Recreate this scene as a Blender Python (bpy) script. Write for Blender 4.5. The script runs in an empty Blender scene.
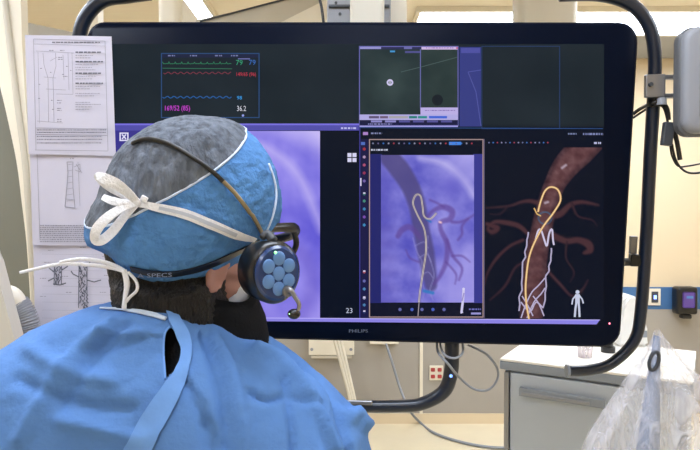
import bpy, bmesh, math, random
import numpy as np
from mathutils import Vector, Matrix, noise
from mathutils.bvhtree import BVHTree
random.seed(7)
sc = bpy.context.scene
COL = sc.collection
V = Vector

# ------------------------------------------------------------------ camera
CAMZ = 1.62; FPX = 600.0; PIT = math.atan(10/600)
CAM = V((0, 0, CAMZ))
FW = V((0, math.cos(PIT), -math.sin(PIT))); UP = V((0, math.sin(PIT), math.cos(PIT)))
cd = bpy.data.cameras.new('camera'); cd.sensor_width = 36; cd.lens = 36*FPX/700; cd.clip_start = .05
cam = bpy.data.objects.new('camera', cd); COL.objects.link(cam)
cam.location = CAM; cam.rotation_euler = (math.pi/2-PIT, 0, 0); sc.camera = cam

def ray(px, py):
    return (FW + V((1, 0, 0))*((px-350)/FPX) + UP*((225-py)/FPX))
def P(px, py, Y):
    d = ray(px, py); return CAM + d*(Y/d.y)

# ------------------------------------------------------------------ materials
def lin(c):
    return tuple(((v/255)/12.92 if v/255 <= .04045 else ((v/255+.055)/1.055)**2.4) for v in c[:3])
def mat(name, c, rough=.5, metal=0, bump=0, bscale=40, var=0, vscale=6, stretch=(1,1,1), coat=0, spec=.5, trans=0, sss=0, detail=4):
    m = bpy.data.materials.new(name); m.use_nodes = True
    nt = m.node_tree; b = nt.nodes['Principled BSDF']
    l = lin(c)
    b.inputs['Base Color'].default_value = (*l, 1)
    b.inputs['Roughness'].default_value = rough; b.inputs['Metallic'].default_value = metal
    b.inputs['Specular IOR Level'].default_value = spec
    if coat: b.inputs['Coat Weight'].default_value = coat; b.inputs['Coat Roughness'].default_value = .08
    if trans: b.inputs['Transmission Weight'].default_value = trans
    tc = nt.nodes.new('ShaderNodeTexCoord'); mp = nt.nodes.new('ShaderNodeMapping')
    mp.inputs['Scale'].default_value = stretch
    nt.links.new(tc.outputs['Object'], mp.inputs['Vector'])
    n = nt.nodes.new('ShaderNodeTexNoise'); n.inputs['Scale'].default_value = vscale; n.inputs['Detail'].default_value = detail
    nt.links.new(mp.outputs[0], n.inputs['Vector'])
    v = var if var else .03
    r = nt.nodes.new('ShaderNodeValToRGB')
    r.color_ramp.elements[0].position = .3; r.color_ramp.elements[1].position = .7
    r.color_ramp.elements[0].color = (*[x*(1-v) for x in l], 1)
    r.color_ramp.elements[1].color = (*[min(1, x*(1+v)) for x in l], 1)
    nt.links.new(n.outputs[0], r.inputs[0]); nt.links.new(r.outputs[0], b.inputs['Base Color'])
    if bump:
        n2 = nt.nodes.new('ShaderNodeTexNoise'); n2.inputs['Scale'].default_value = bscale; n2.inputs['Detail'].default_value = 5
        nt.links.new(mp.outputs[0], n2.inputs['Vector'])
        bp = nt.nodes.new('ShaderNodeBump'); bp.inputs['Strength'].default_value = bump; bp.inputs['Distance'].default_value = .01
        nt.links.new(n2.outputs[0], bp.inputs['Height']); nt.links.new(bp.outputs[0], b.inputs['Normal'])
    return m
def emis(name, c, s):
    m = bpy.data.materials.new(name); m.use_nodes = True
    b = m.node_tree.nodes['Principled BSDF']
    b.inputs['Base Color'].default_value = (.8, .8, .8, 1)
    b.inputs['Emission Color'].default_value = (*lin(c), 1); b.inputs['Emission Strength'].default_value = s
    return m
def vcol_emis(name):
    m = bpy.data.materials.new(name); m.use_nodes = True
    nt = m.node_tree; b = nt.nodes['Principled BSDF']
    a = nt.nodes.new('ShaderNodeAttribute'); a.attribute_name = 'Col'
    b.inputs['Base Color'].default_value = (.004, .005, .007, 1); b.inputs['Roughness'].default_value = .22
    b.inputs['Specular IOR Level'].default_value = .05
    nt.links.new(a.outputs['Color'], b.inputs['Emission Color']); b.inputs['Emission Strength'].default_value = 1.0
    return m

M = {}
M['wall'] = mat('cream_paint', (226, 207, 174), .8, var=.02, vscale=1.5)
M['wainscot'] = mat('grey_wainscot', (166, 160, 151), .6, var=.05, vscale=2)
M['stripe'] = mat('blue_stripe', (64, 108, 158), .6)
M['floor'] = mat('cream_vinyl', (232, 218, 186), .35, var=.05, vscale=3)
M['ceil'] = mat('tan_ceiling', (255, 242, 220), .9, var=.03, vscale=4, stretch=(1, 12, 1))
M['greyceil'] = mat('grey_ceiling', (165, 165, 165), .9)
M['offwhite'] = mat('offwhite_enamel', (236, 228, 210), .45)
M['greige'] = mat('greige_enamel', (205, 198, 182), .5)
M['darkgreige'] = mat('dark_greige', (120, 120, 108), .6)
M['white'] = mat('white_plastic', (235, 235, 232), .4)
M['bezel'] = mat('navy_black_plastic', (4, 12, 30), .3, spec=.09)
M['tube'] = mat('navy_tube', (20, 30, 46), .3, spec=.6)
M['silver'] = mat('silver_metal', (150, 152, 158), .35, metal=.85)
M['grey'] = mat('grey_plastic', (150, 152, 158), .45)
M['dgrey'] = mat('dark_grey_plastic', (62, 66, 72), .5)
M['black'] = mat('black_plastic', (14, 15, 18), .35, coat=.2)
M['softblack'] = mat('black_fabric', (14, 15, 20), .9, bump=.2, bscale=300)
M['cabinet'] = mat('grey_cabinet_steel', (182, 190, 200), .4, var=.03, vscale=2)
M['cabtop'] = mat('white_laminate', (240, 236, 228), .35)
M['cabtrim'] = mat('grey_edge_trim', (140, 147, 157), .45)
M['paper'] = mat('paper', (200, 197, 212), .75, var=.02, vscale=10)
M['ink'] = mat('grey_ink', (150, 150, 162), .8)
M['inkdark'] = mat('dark_ink', (104, 106, 118), .8)
M['tape'] = mat('clear_tape', (186, 190, 200), .25)
M['gown'] = mat('blue_gown_fabric', (90, 131, 190), .85, bump=.25, bscale=60, var=.04, vscale=12, spec=.2)
M['gownedge'] = mat('light_blue_hem', (112, 156, 218), .85, bump=.08, bscale=60, spec=.2)
M['cap'] = mat('blue_cap_fabric', (82, 132, 190), .85, bump=.8, bscale=80, var=.14, vscale=25, spec=.25)
M['crown'] = mat('grey_mesh_crown', (98, 104, 114), .85, bump=1.0, bscale=90, var=.42, vscale=95, stretch=(1, 1, .3), spec=.2, detail=9)
M['piping'] = mat('white_piping', (205, 220, 240), .8)
M['ribbon'] = mat('white_ribbon', (240, 241, 246), .8, bump=.3, bscale=250)
M['ribbonmark'] = mat('grey_stitch', (196, 202, 216), .85)
M['skin'] = mat('skin', (178, 132, 124), .55, var=.05, vscale=20)
M['hair'] = mat('black_hair', (22, 20, 22), .45, bump=.9, bscale=60, var=.5, vscale=60, stretch=(6, 6, .6))
M['glove'] = mat('blue_glove', (110, 150, 205), .4)
M['trouser'] = mat('scrub_trousers', (60, 90, 140), .9)
M['mask'] = mat('white_mask', (222, 225, 234), .85, bump=.2, bscale=80)
M['lettering'] = mat('grey_lettering', (165, 175, 200), .6)
M['brass'] = mat('bronze_metal', (150, 135, 105), .35, metal=.6)
M['cupblue'] = mat('blue_disc', (30, 58, 110), .25, coat=.4)
M['cuplight'] = mat('light_blue_disc', (92, 136, 196), .25, coat=.4)
M['led'] = emis('green_led', (40, 220, 70), 3)
M['redled'] = emis('pink_led', (255, 60, 120), 3)
M['blueled'] = emis('blue_led', (50, 120, 255), 3)
M['redsocket'] = mat('red_socket', (176, 60, 58), .5)
M['lamp'] = emis('ceiling_lamp_glow', (226, 237, 255), 14.5)
M['screen'] = vcol_emis('screen_content')
M['cable'] = mat('grey_cable', (140, 145, 152), .5)
M['whitecable'] = mat('white_cable', (225, 218, 202), .5)
M['purple'] = mat('purple_label', (96, 72, 150), .4)
M['display'] = mat('olive_display', (92, 92, 88), .3)
def plastic(name, c, a, rough):
    m = bpy.data.materials.new(name); m.use_nodes = True
    nt = m.node_tree; nt.nodes.clear()
    o = nt.nodes.new('ShaderNodeOutputMaterial'); mx = nt.nodes.new('ShaderNodeMixShader'); t = nt.nodes.new('ShaderNodeBsdfTransparent')
    b = nt.nodes.new('ShaderNodeBsdfPrincipled'); b.inputs['Base Color'].default_value = (*lin(c), 1); b.inputs['Roughness'].default_value = rough
    b.inputs['Specular IOR Level'].default_value = .9
    n = nt.nodes.new('ShaderNodeTexNoise'); n.inputs['Scale'].default_value = 14; n.inputs['Detail'].default_value = 6; n.inputs['Distortion'].default_value = 2
    tc = nt.nodes.new('ShaderNodeTexCoord'); mp = nt.nodes.new('ShaderNodeMapping'); mp.inputs['Scale'].default_value = (2, 2, .5)
    nt.links.new(tc.outputs['Object'], mp.inputs[0]); nt.links.new(mp.outputs[0], n.inputs['Vector'])
    bp = nt.nodes.new('ShaderNodeBump'); bp.inputs['Strength'].default_value = .8; bp.inputs['Distance'].default_value = .02
    nt.links.new(n.outputs[0], bp.inputs['Height']); nt.links.new(bp.outputs[0], b.inputs['Normal'])
    mr = nt.nodes.new('ShaderNodeMapRange'); mr.inputs[1].default_value = .35; mr.inputs[2].default_value = .75
    mr.inputs[3].default_value = a*.55; mr.inputs[4].default_value = min(1, a*1.7)
    nt.links.new(n.outputs[0], mr.inputs[0]); nt.links.new(mr.outputs[0], mx.inputs[0])
    nt.links.new(t.outputs[0], mx.inputs[1]); nt.links.new(b.outputs[0], mx.inputs[2]); nt.links.new(mx.outputs[0], o.inputs[0])
    return m
M['film'] = plastic('clear_film', (240, 240, 248), .30, .12)
M['clearcup'] = plastic('clear_cup_plastic', (205, 190, 192), .5, .1)

# ------------------------------------------------------------------ objects
WL = {}
def tag(o, label=None, cat=None, group=None, kind=None):
    if label: o['label'] = label
    if cat: o['category'] = cat
    if group: o['group'] = group
    if kind: o['kind'] = kind
    return o
def thing(name, loc, label, cat, group=None):
    o = bpy.data.objects.new(name, None); COL.objects.link(o); o.location = loc; o.empty_display_size = .05
    WL[o] = V(loc); return tag(o, label, cat, group)
def obj(name, bm, m, parent=None, smooth=False, label=None, origin=None, autosmooth=None):
    if isinstance(bm, bpy.types.Mesh): me = bm
    else:
        bmesh.ops.recalc_face_normals(bm, faces=bm.faces)
        me = bpy.data.meshes.new(name); bm.to_mesh(me); bm.free()
    o = bpy.data.objects.new(name, me); COL.objects.link(o)
    ms = m if isinstance(m, (list, tuple)) else [m]
    me.materials.clear()
    for x in ms: me.materials.append(x)
    if parent is not None: base = WL[parent]
    else:
        if origin is None:
            co = np.empty(len(me.vertices)*3); me.vertices.foreach_get('co', co); co = co.reshape(-1, 3)
            origin = V(((co[:,0].min()+co[:,0].max())/2, (co[:,1].min()+co[:,1].max())/2, co[:,2].min()))
        base = V(origin)
    me.transform(Matrix.Translation(-base))
    if parent is not None: o.parent = parent
    else: o.location = base
    WL[o] = base
    if smooth:
        me.polygons.foreach_set('use_smooth', [True]*len(me.polygons))
        if autosmooth is not None:
            try: me.set_sharp_from_angle(angle=math.radians(autosmooth))
            except Exception: pass
    if label: o['label'] = label
    return o

def box(bm, c, s, R=None, bev=0, mi=0):
    r = bmesh.ops.create_cube(bm, size=1)
    vs = r['verts']
    for v in vs:
        p = V((v.co.x*s[0], v.co.y*s[1], v.co.z*s[2]))
        if R is not None: p = R @ p
        v.co = p + V(c)
    fs = set(f for v in vs for f in v.link_faces)
    for f in fs: f.material_index = mi
    if bev:
        es = set(e for v in vs for e in v.link_edges)
        bmesh.ops.bevel(bm, geom=list(es), offset=bev, segments=3, affect='EDGES', profile=.5)
    return bm
def spline(pts, n=8, closed=False):
    pts = [V(p) for p in pts]; out = []; N = len(pts)
    rng = range(N) if closed else range(N-1)
    for i in rng:
        if closed: a, b, c, d = pts[i-1], pts[i], pts[(i+1) % N], pts[(i+2) % N]
        else: a, b, c, d = pts[max(i-1, 0)], pts[i], pts[i+1], pts[min(i+2, N-1)]
        for k in range(n):
            t = k/n
            out.append(.5*((2*b)+(c-a)*t+(2*a-5*b+4*c-d)*t*t+(3*b-a-3*c+d)*t**3))
    if not closed: out.append(pts[-1])
    return out
def tube(bm, pts, r, seg=12, caps=True, closed=False):
    pts = [V(p) for p in pts]; N = len(pts)
    rr = r if isinstance(r, (list, tuple)) else [r]*N
    if len(rr) != N: rr = [float(np.interp(i/(N-1), np.linspace(0, 1, len(rr)), rr)) for i in range(N)]
    t0 = (pts[1]-pts[0]).normalized()
    u = t0.orthogonal().normalized(); rings = []
    for i, p in enumerate(pts):
        if closed: t = pts[(i+1) % N]-pts[i-1]
        else: t = pts[min(i+1, N-1)]-pts[max(i-1, 0)]
        if t.length < 1e-9: t = t0
        t = t.normalized(); u = (u - t*u.dot(t)).normalized(); w = t.cross(u)
        rings.append([bm.verts.new(p+(u*math.cos(a)+w*math.sin(a))*rr[i]) for a in [2*math.pi*k/seg for k in range(seg)]])
    for i in range(N-1 + (1 if closed else 0)):
        A, B = rings[i], rings[(i+1) % N]
        for k in range(seg):
            bm.faces.new((A[k], A[(k+1) % seg], B[(k+1) % seg], B[k]))
    if caps and not closed:
        bm.faces.new(rings[0][::-1]); bm.faces.new(rings[-1])
    return bm
def rings(bm, rs, caps=True):
    R = [[bm.verts.new(p) for p in r] for r in rs]
    n = len(R[0])
    for A, B in zip(R, R[1:]):
        for k in range(n): bm.faces.new((A[k], A[(k+1) % n], B[(k+1) % n], B[k]))
    if caps: bm.faces.new(R[0][::-1]); bm.faces.new(R[-1])
    return bm
def prism(bm, outline, d, mi=0):
    """outline: list of points (a face), extruded by the vector d"""
    a = [bm.verts.new(V(p)) for p in outline]; b = [bm.verts.new(V(p)+V(d)) for p in outline]; n = len(a)
    fs = [bm.faces.new(a), bm.faces.new(b[::-1])]
    for k in range(n): fs.append(bm.faces.new((a[k], a[(k+1) % n], b[(k+1) % n], b[k])))
    for f in fs: f.material_index = mi
    return bm
def rrect(x0, z0, x1, z1, r, n=6):
    o = []
    for cx, cz, a0 in ((x1-r, z1-r, 0), (x0+r, z1-r, 90), (x0+r, z0+r, 180), (x1-r, z0+r, 270)):
        for k in range(n+1):
            a = math.radians(a0+90*k/n); o.append((cx+r*math.cos(a), cz+r*math.sin(a)))
    return o
def sphere(bm, c, s, R=None, seg=24, rn=16):
    r = bmesh.ops.create_uvsphere(bm, u_segments=seg, v_segments=rn, radius=1)
    for v in r['verts']:
        p = V((v.co.x*s[0], v.co.y*s[1], v.co.z*s[2]))
        if R is not None: p = R @ p
        v.co = p + V(c)
    return bm
def cyl(bm, c, axis, r, h, seg=32, r2=None):
    axis = V(axis).normalized(); return tube(bm, [V(c)-axis*h/2, V(c)+axis*h/2], [r, r if r2 is None else r2], seg)
def fuse(bm, voxel, smooth=3):
    me = bpy.data.meshes.new('tmp'); bmesh.ops.recalc_face_normals(bm, faces=bm.faces); bm.to_mesh(me); bm.free()
    o = bpy.data.objects.new('tmp', me); COL.objects.link(o)
    md = o.modifiers.new('r', 'REMESH'); md.mode = 'VOXEL'; md.voxel_size = voxel
    if smooth:
        s = o.modifiers.new('s', 'SMOOTH'); s.iterations = smooth; s.factor = .6
    dg = bpy.context.evaluated_depsgraph_get(); dg.update()
    r = bpy.data.meshes.new_from_object(o.evaluated_get(dg))
    bpy.data.objects.remove(o); bpy.data.meshes.remove(me)
    return r
def text_pts(s, size=1.0):
    c = bpy.data.curves.new('t', 'FONT'); c.body = s; c.size = size; c.resolution_u = 2; c.align_x = 'LEFT'
    o = bpy.data.objects.new('t', c); COL.objects.link(o)
    dg = bpy.context.evaluated_depsgraph_get(); dg.update()
    me = bpy.data.meshes.new_from_object(o.evaluated_get(dg))
    vs = [tuple(v.co) for v in me.vertices]; fs = [tuple(p.vertices) for p in me.polygons]
    bpy.data.objects.remove(o); bpy.data.curves.remove(c); bpy.data.meshes.remove(me)
    return vs, fs

# ------------------------------------------------------------------ the room
YW = 4.65; ZC = 2.84; XL, XR, YB = -3.5, 3.5, -2.6
def struct(name, bm, m): return tag(obj(name, bm, m), kind='structure')
def slab(x0, y0, z0, x1, y1, z1):
    return box(bmesh.new(), ((x0+x1)/2, (y0+y1)/2, (z0+z1)/2), (x1-x0, y1-y0, z1-z0))
struct('floor', slab(XL, YB, -.1, XR, YW, 0), M['floor'])
struct('ceiling', slab(XL-.1, YB-.1, ZC, XR+.1, YW+.1, ZC+.1), M['ceil'])
zs1, zs0 = P(680, 287, YW).z, P(680, 309, YW).z
b = slab(XL, YW, 0, XR, YW+.1, ZC)
struct('wall_back', b, M['wall'])
struct('trim_1', slab(XL, YW-.012, zs0, XR, YW-.0005, zs1), M['stripe'])
struct('trim_2', slab(XL, YW-.010, .078, XR, YW-.0005, zs0), M['wainscot'])
struct('baseboard_back', slab(XL, YW-.02, 0, XR, YW-.0005, .078), M['wall'])
struct('wall_left', slab(XL-.1, YB, 0, XL, YW, ZC), M['wall'])
struct('wall_right', slab(XR, YB, 0, XR+.1, YW, ZC), M['wall'])
struct('wall_front', slab(XL, YB-.1, 0, XR, YB, ZC), M['wall'])
tx = P(421, 370, YW).x
struct('trim_3', slab(tx-.012, YW-.022, .078, tx+.012, YW-.0105, zs0), M['offwhite'])
# grey ceiling soffit by the back wall
struct('trim_4', slab(XL, 4.03, ZC-.012, XR, YW-.001, ZC-.0005), M['greyceil'])

def light(x0, y0, x1, y1, label, group='ceiling light panels'):
    c = V(((x0+x1)/2, (y0+y1)/2, ZC-.03))
    t = thing('ceiling_light', c, label, 'light', group)
    bm = bmesh.new(); w = .025
    for bx in ((x0, y0, x1, y0+w), (x0, y1-w, x1, y1), (x0, y0+w, x0+w, y1-w), (x1-w, y0+w, x1, y1-w)):
        box(bm, ((bx[0]+bx[2])/2, (bx[1]+bx[3])/2, ZC-.0155), (bx[2]-bx[0], bx[3]-bx[1], .029))
    obj('frame', bm, M['offwhite'], t)
    obj('diffuser', box(bmesh.new(), (c.x, c.y, ZC-.012), (x1-x0-2*w, y1-y0-2*w, .02)), M['lamp'], t)
light(.39, 3.52, 3.1, 4.02, 'long bright ceiling light panel seen over the top of the large screen')
light(-1.03, 3.1, -.80, 3.78, 'small bright ceiling light panel above left part of large screen')
g = 'added ceiling light panels, out of view'
for x, y in ((-1.9, .9), (.0, .75), (2.3, .9), (-2.0, 1.9), (-.5, -.9)):  # unseen panels, added to brighten the room
    light(x-.6, y-.3, x+.6, y+.3, 'added ceiling light panel for room brightness, out of view above the camera', g)
light(.9, 2.3, 2.1, 2.9, 'added ceiling light panel above the grey drawer cabinet, out of view')  # another added panel outside the frame, for more brightness

# ------------------------------------------------------------------ the large screen
MP = V((0.0116, 1.447, 1.690)); MA = (0.0863, 0.0152, -0.0454); MH = .7700; MW = 1.30
RM = (Matrix.Rotation(MA[2], 3, 'Z') @ Matrix.Rotation(MA[1], 3, 'Y') @ Matrix.Rotation(MA[0], 3, 'X'))
MN = RM @ V((0, -1, 0)); EX = RM @ V((1, 0, 0)); EZ = RM @ V((0, 0, 1))
def ML(x, y, z): return MP + RM @ V((x, y, z))       # monitor-local (y<0 is toward the viewer)
def S(px, py, off=0.0):
    d = ray(px, py); o = MP + MN*off
    return CAM + d*((o-CAM).dot(MN)/d.dot(MN))
mon = thing('wall_display', ML(0, .05, -MH/2), 'very large black framed multi-window medical screen on tubular rails', 'monitor')
def slabrr(bm, y0, y1, w, h, r, mi=0, bev=0, inset=0):
    o = rrect(-w/2, -h/2, w/2, h/2, r)
    prism(bm, [ML(x, y0, z) for x, z in o], ML(0, y1, 0)-ML(0, y0, 0), mi); return bm
bm = bmesh.new(); r0 = .045
def off(o, d): return rrect(-MW/2+d, -MH/2+d, MW/2-d, MH/2-d, r0-d*.6)
rings(bm, [[ML(x, y, z) for x, z in off(None, d)] for y, d in ((.0, .006), (.004, .001), (.012, 0), (.05, 0), (.075, .02), (.085, .10))])
obj('housing', bm, M['bezel'], mon, smooth=True, autosmooth=35)
obj('rear_cover', slabrr(bmesh.new(), .086, .13, .8, .5, .03), M['dgrey'], mon)
# power light and maker's lettering
L0 = S(605, 324, .001)
bm = bmesh.new(); sphere(bm, S(609.5, 323.5, .0005), (.0022, .0022, .0022), seg=12, rn=8); obj('power_light', bm, M['redled'], mon)
def text_plane(name, s, px, py, hpx, m, parent, offv, wpx=None):
    vs, fs = text_pts(s); 
    xs = [v[0] for v in vs]; ys = [v[1] for v in vs]; w = max(xs)-min(xs); h = max(ys)
    sc_y = hpx/h; sc_x = (wpx/w) if wpx else sc_y
    bm = bmesh.new(); bv = [bm.verts.new(S(px+(v[0]-min(xs))*sc_x, py-v[1]*sc_y, offv)) for v in vs]
    for f in fs:
        try: bm.faces.new([bv[i] for i in f])
        except Exception: pass
    return obj(name, bm, m, parent)
text_plane('maker_lettering', 'PHILIPS', 349, 332.5, 3.2, mat('bezel_lettering', (96, 108, 132), .5), mon, .0006, 19)

# --- screen contents: meshes with a colour per face or point
class Scr:
    def __init__(s, off): s.v = []; s.f = []; s.c = []; s.off = off
    def quad(s, pts, c, lay=0):
        i = len(s.v)
        for p in pts: s.v.append(S(p[0], p[1], s.off+lay*.0002)); s.c.append((*lin(c), 1))
        s.f.append(tuple(range(i, i+len(pts))))
    def rect(s, x0, y0, x1, y1, c, lay=0): s.quad([(x0, y0), (x1, y0), (x1, y1), (x0, y1)], c, lay)
    def frame(s, x0, y0, x1, y1, w, c, lay=1):
        s.rect(x0, y0, x1, y0+w, c, lay); s.rect(x0, y1-w, x1, y1, c, lay); s.rect(x0, y0+w, x0+w, y1-w, c, lay); s.rect(x1-w, y0+w, x1, y1-w, c, lay)
    def line(s, pts, w, c, lay=1):
        for a, b in zip(pts, pts[1:]):
            dx, dy = b[0]-a[0], b[1]-a[1]; l = math.hypot(dx, dy) or 1; nx, ny = -dy/l*w/2, dx/l*w/2
            s.quad([(a[0]+nx, a[1]+ny), (b[0]+nx, b[1]+ny), (b[0]-nx, b[1]-ny), (a[0]-nx, a[1]-ny)], c, lay)
    def disc(s, x, y, r, c, lay=1, n=20):
        s.quad([(x+r*math.cos(2*math.pi*k/n), y+r*math.sin(2*math.pi*k/n)) for k in range(n)], c, lay)
    def text(s, t, px, py, h, c, lay=2, w=None):
        vs, fs = text_pts(t); xs = [v[0] for v in vs]; x0 = min(xs); ww = max(xs)-x0; hh = max(v[1] for v in vs)
        sy = h/hh; sx = w/ww if w else sy
        i = len(s.v)
        for v in vs: s.v.append(S(px+(v[0]-x0)*sx, py-v[1]*sy, s.off+lay*.0002)); s.c.append((*lin(c), 1))
        for f in fs: s.f.append(tuple(k+i for k in f))
    def dashes(s, x0, x1, y, h, c, lay=2, seed=0):
        rr = random.Random(seed); x = x0
        while x < x1:
            w = rr.uniform(.8, 3); s.rect(x, y, min(x1, x+w), y+h, c, lay); x += w+rr.uniform(.5, 1.2)
    def raster(s, x0, y0, x1, y1, step, fn, lay=0):
        nx = int(round((x1-x0)/step))+1; ny = int(round((y1-y0)/step))+1
        X, Y = np.meshgrid(np.linspace(x0, x1, nx), np.linspace(y0, y1, ny))
        C = fn(X, Y); i0 = len(s.v); C = np.clip(C, 0, 255)/255
        C = np.where(C <= .04045, C/12.92, ((C+.055)/1.055)**2.4)
        for j in range(ny):
            for i in range(nx): s.v.append(S(X[j, i], Y[j, i], s.off+lay*.0002)); s.c.append((*C[j, i], 1))
        for j in range(ny-1):
            for i in range(nx-1):
                a = i0+j*nx+i; s.f.append((a, a+1, a+nx+1, a+nx))
    def build(s, name, parent, label=None):
        me = bpy.data.meshes.new(name); me.from_pydata([tuple(v) for v in s.v], [], s.f)
        at = me.color_attributes.new('Col', 'FLOAT_COLOR', 'POINT')
        at.data.foreach_set('color', np.array(s.c, dtype=np.float32).ravel())
        return obj(name, me, M['screen'], parent, label=label)
def fbm(X, Y, scale, seed=0, octs=3):
    out = np.zeros_like(X)
    for j in range(X.shape[0]):
        for i in range(X.shape[1]):
            out[j, i] = noise.fractal(V((X[j, i]*scale, Y[j, i]*scale, seed)), 1.0, 2.0, octs)
    return out
def dpoly(X, Y, pts, ws):
    """signed coverage of a soft polyline with varying width; returns distance minus half width"""
    best = np.full(X.shape, 1e9)
    for k in range(len(pts)-1):
        ax, ay = pts[k]; bx, by = pts[k+1]; dx, dy = bx-ax, by-ay; L = dx*dx+dy*dy
        t = np.clip(((X-ax)*dx+(Y-ay)*dy)/L, 0, 1); w = ws[k]*(1-t)+ws[k+1]*t
        best = np.minimum(best, np.hypot(X-ax-t*dx, Y-ay-t*dy)-w/2)
    return best
def sp2(pts, n=5): return [(p.x, p.y) for p in spline([(a, b, 0) for a, b in pts], n)]
def wv(ws, m): return list(np.interp(np.linspace(0, 1, m), np.linspace(0, 1, len(ws)), ws))
def mixc(C, c, a): return C*(1-a[..., None])+np.array(c, float)*a[..., None]
def paint(C, X, Y, pts, ws, col, a=1, soft=1.2, n=5):
    q = sp2(pts, n); d = dpoly(X, Y, q, wv(ws, len(q)))
    return mixc(C, col, np.clip(.5-d/soft, 0, 1)*a), d

s0 = Scr(.0006)
s0.raster(108, 44, 604, 322, 8, lambda X, Y: np.where((Y < 127)[..., None], np.array([27, 36, 42.]), np.array([9, 11, 24.]))+6*fbm(X, Y, .02)[..., None])  # upper half: faint grey reflection veil put into the screen's own glow
screen = s0.build('screen', mon)
# patient vital signs
s = Scr(.0011)
s.frame(161, 53, 259.5, 118, .9, (44, 78, 128)); s.rect(162, 54, 258.6, 57.6, (30, 34, 62))
for k, x in enumerate((168, 190, 215, 231)): s.dashes(x, x+7, 55, 1.3, (120, 125, 170), seed=k)
rnd = random.Random(3)
s.line([(162.5+i*.8, 62.8+(.9 if i % 8 else -1)+rnd.uniform(-.2, .2)) for i in range(87)], .6, (50, 128, 92))
s.line([(162.5, 68.2), (232, 68.8)], .7, (52, 112, 84))
s.line([(163.5+i*1.3, 73+1.0*math.sin(i*1.3)) for i in range(53)], .6, (132, 58, 74))
s.line([(162.5+i*1.3, 97.2+1.0*math.sin(i*1.25)) for i in range(54)], .8, (40, 98, 170))
s.text('79', 236, 65, 5, (56, 160, 116)); s.text('79', 249, 64.8, 5, (60, 110, 190)); s.rect(238, 58.4, 250, 59.3, (120, 120, 190), 2)
s.text('149/65 (96)', 236.5, 76, 3.7, (190, 56, 76), w=19.5)
s.text('98', 237, 99.5, 3.6, (60, 160, 240)); s.text('169/52 (85)', 165, 110.5, 5, (206, 70, 216), w=25); s.text('36.2', 237, 111, 5.2, (214, 214, 226), w=9)
s.disc(243, 115.5, 1.2, (150, 160, 230))
s.build('vital_signs_window', screen)
# acquisition control window
s = Scr(.0011)
s.raster(359, 47, 421, 117, 3, lambda X, Y: np.array([38, 51, 52.])+7*fbm(X, Y, .05, 4)[..., None]+np.array([12, 14, 12.])*np.exp(-((X-392)**2+(Y-80)**2)/500)[..., None])
s.raster(421, 47, 458, 110, 3, lambda X, Y: np.array([42, 56, 54.])+6*fbm(X, Y, .05, 9)[..., None])
lil = (152, 146, 214)
s.frame(359, 46, 458.5, 126, .9, (104, 102, 178), 2)
s.rect(359, 46, 421, 49.3, (46, 46, 84), 1); s.rect(360, 46.8, 381, 49, (150, 148, 205), 2); s.rect(404, 47, 412, 49, (110, 108, 170), 2)
s.rect(421.5, 46.4, 458, 49.5, (206, 184, 226), 1); s.dashes(426, 454, 47.4, 1, (150, 110, 180), 2, 8); s.disc(457, 48, .9, (200, 50, 80), 3)
s.rect(420, 49, 420.9, 109, (104, 106, 170), 2)
s.rect(390, 50.5, 395, 52.3, (70, 150, 210), 2); s.rect(405, 51, 420, 53, (80, 80, 140), 2)
s.disc(390, 82.5, 3.3, (206, 200, 235), 2); s.disc(390, 82.5, 1.6, (70, 74, 100), 3); s.rect(389.6, 81, 390.4, 84, (230, 230, 245), 4)
s.disc(437.5, 100, 5.6, (24, 30, 36), 2); s.line([(401, 72), (421, 67), (458, 57)], .7, (74, 92, 92), 2)
s.rect(420.5, 107.5, 458, 114.5, (186, 174, 226), 2); s.dashes(425, 455, 110, .9, (130, 110, 180), 3, 9)
s.rect(359.5, 114.5, 458, 120, (176, 170, 224), 2)
for x0, x1, c in ((369, 379, (96, 82, 116)), (380, 388, (112, 92, 120)), (389, 408, (168, 164, 170)), (409, 417, (40, 124, 120)), (418, 427, (44, 140, 140)), (429, 447, (66, 100, 214))): s.rect(x0, 116, x1, 118.4, c, 3)
s.rect(359.5, 120, 458, 126, (26, 26, 62), 2)
for k in range(6): s.rect(371+k*14, 120.4, 382+k*14, 122.4, (140, 136, 200) if k < 2 else (84, 82, 150), 3)
s.dashes(368, 392, 123.5, 1, (140, 140, 200), 3, 4); s.rect(359.5, 125.6, 458, 127, (160, 156, 226), 3)
s.rect(459.5, 47, 481, 126.5, (54, 60, 128), 0); s.rect(461, 48, 480, 53, (78, 80, 160), 1); s.line([(481, 126), (476, 92), (468, 72), (481, 70)], .8, (84, 88, 160), 2)
s.frame(481.5, 46, 560, 129, .7, (38, 62, 108), 1)
s.build('control_window', screen)
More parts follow.
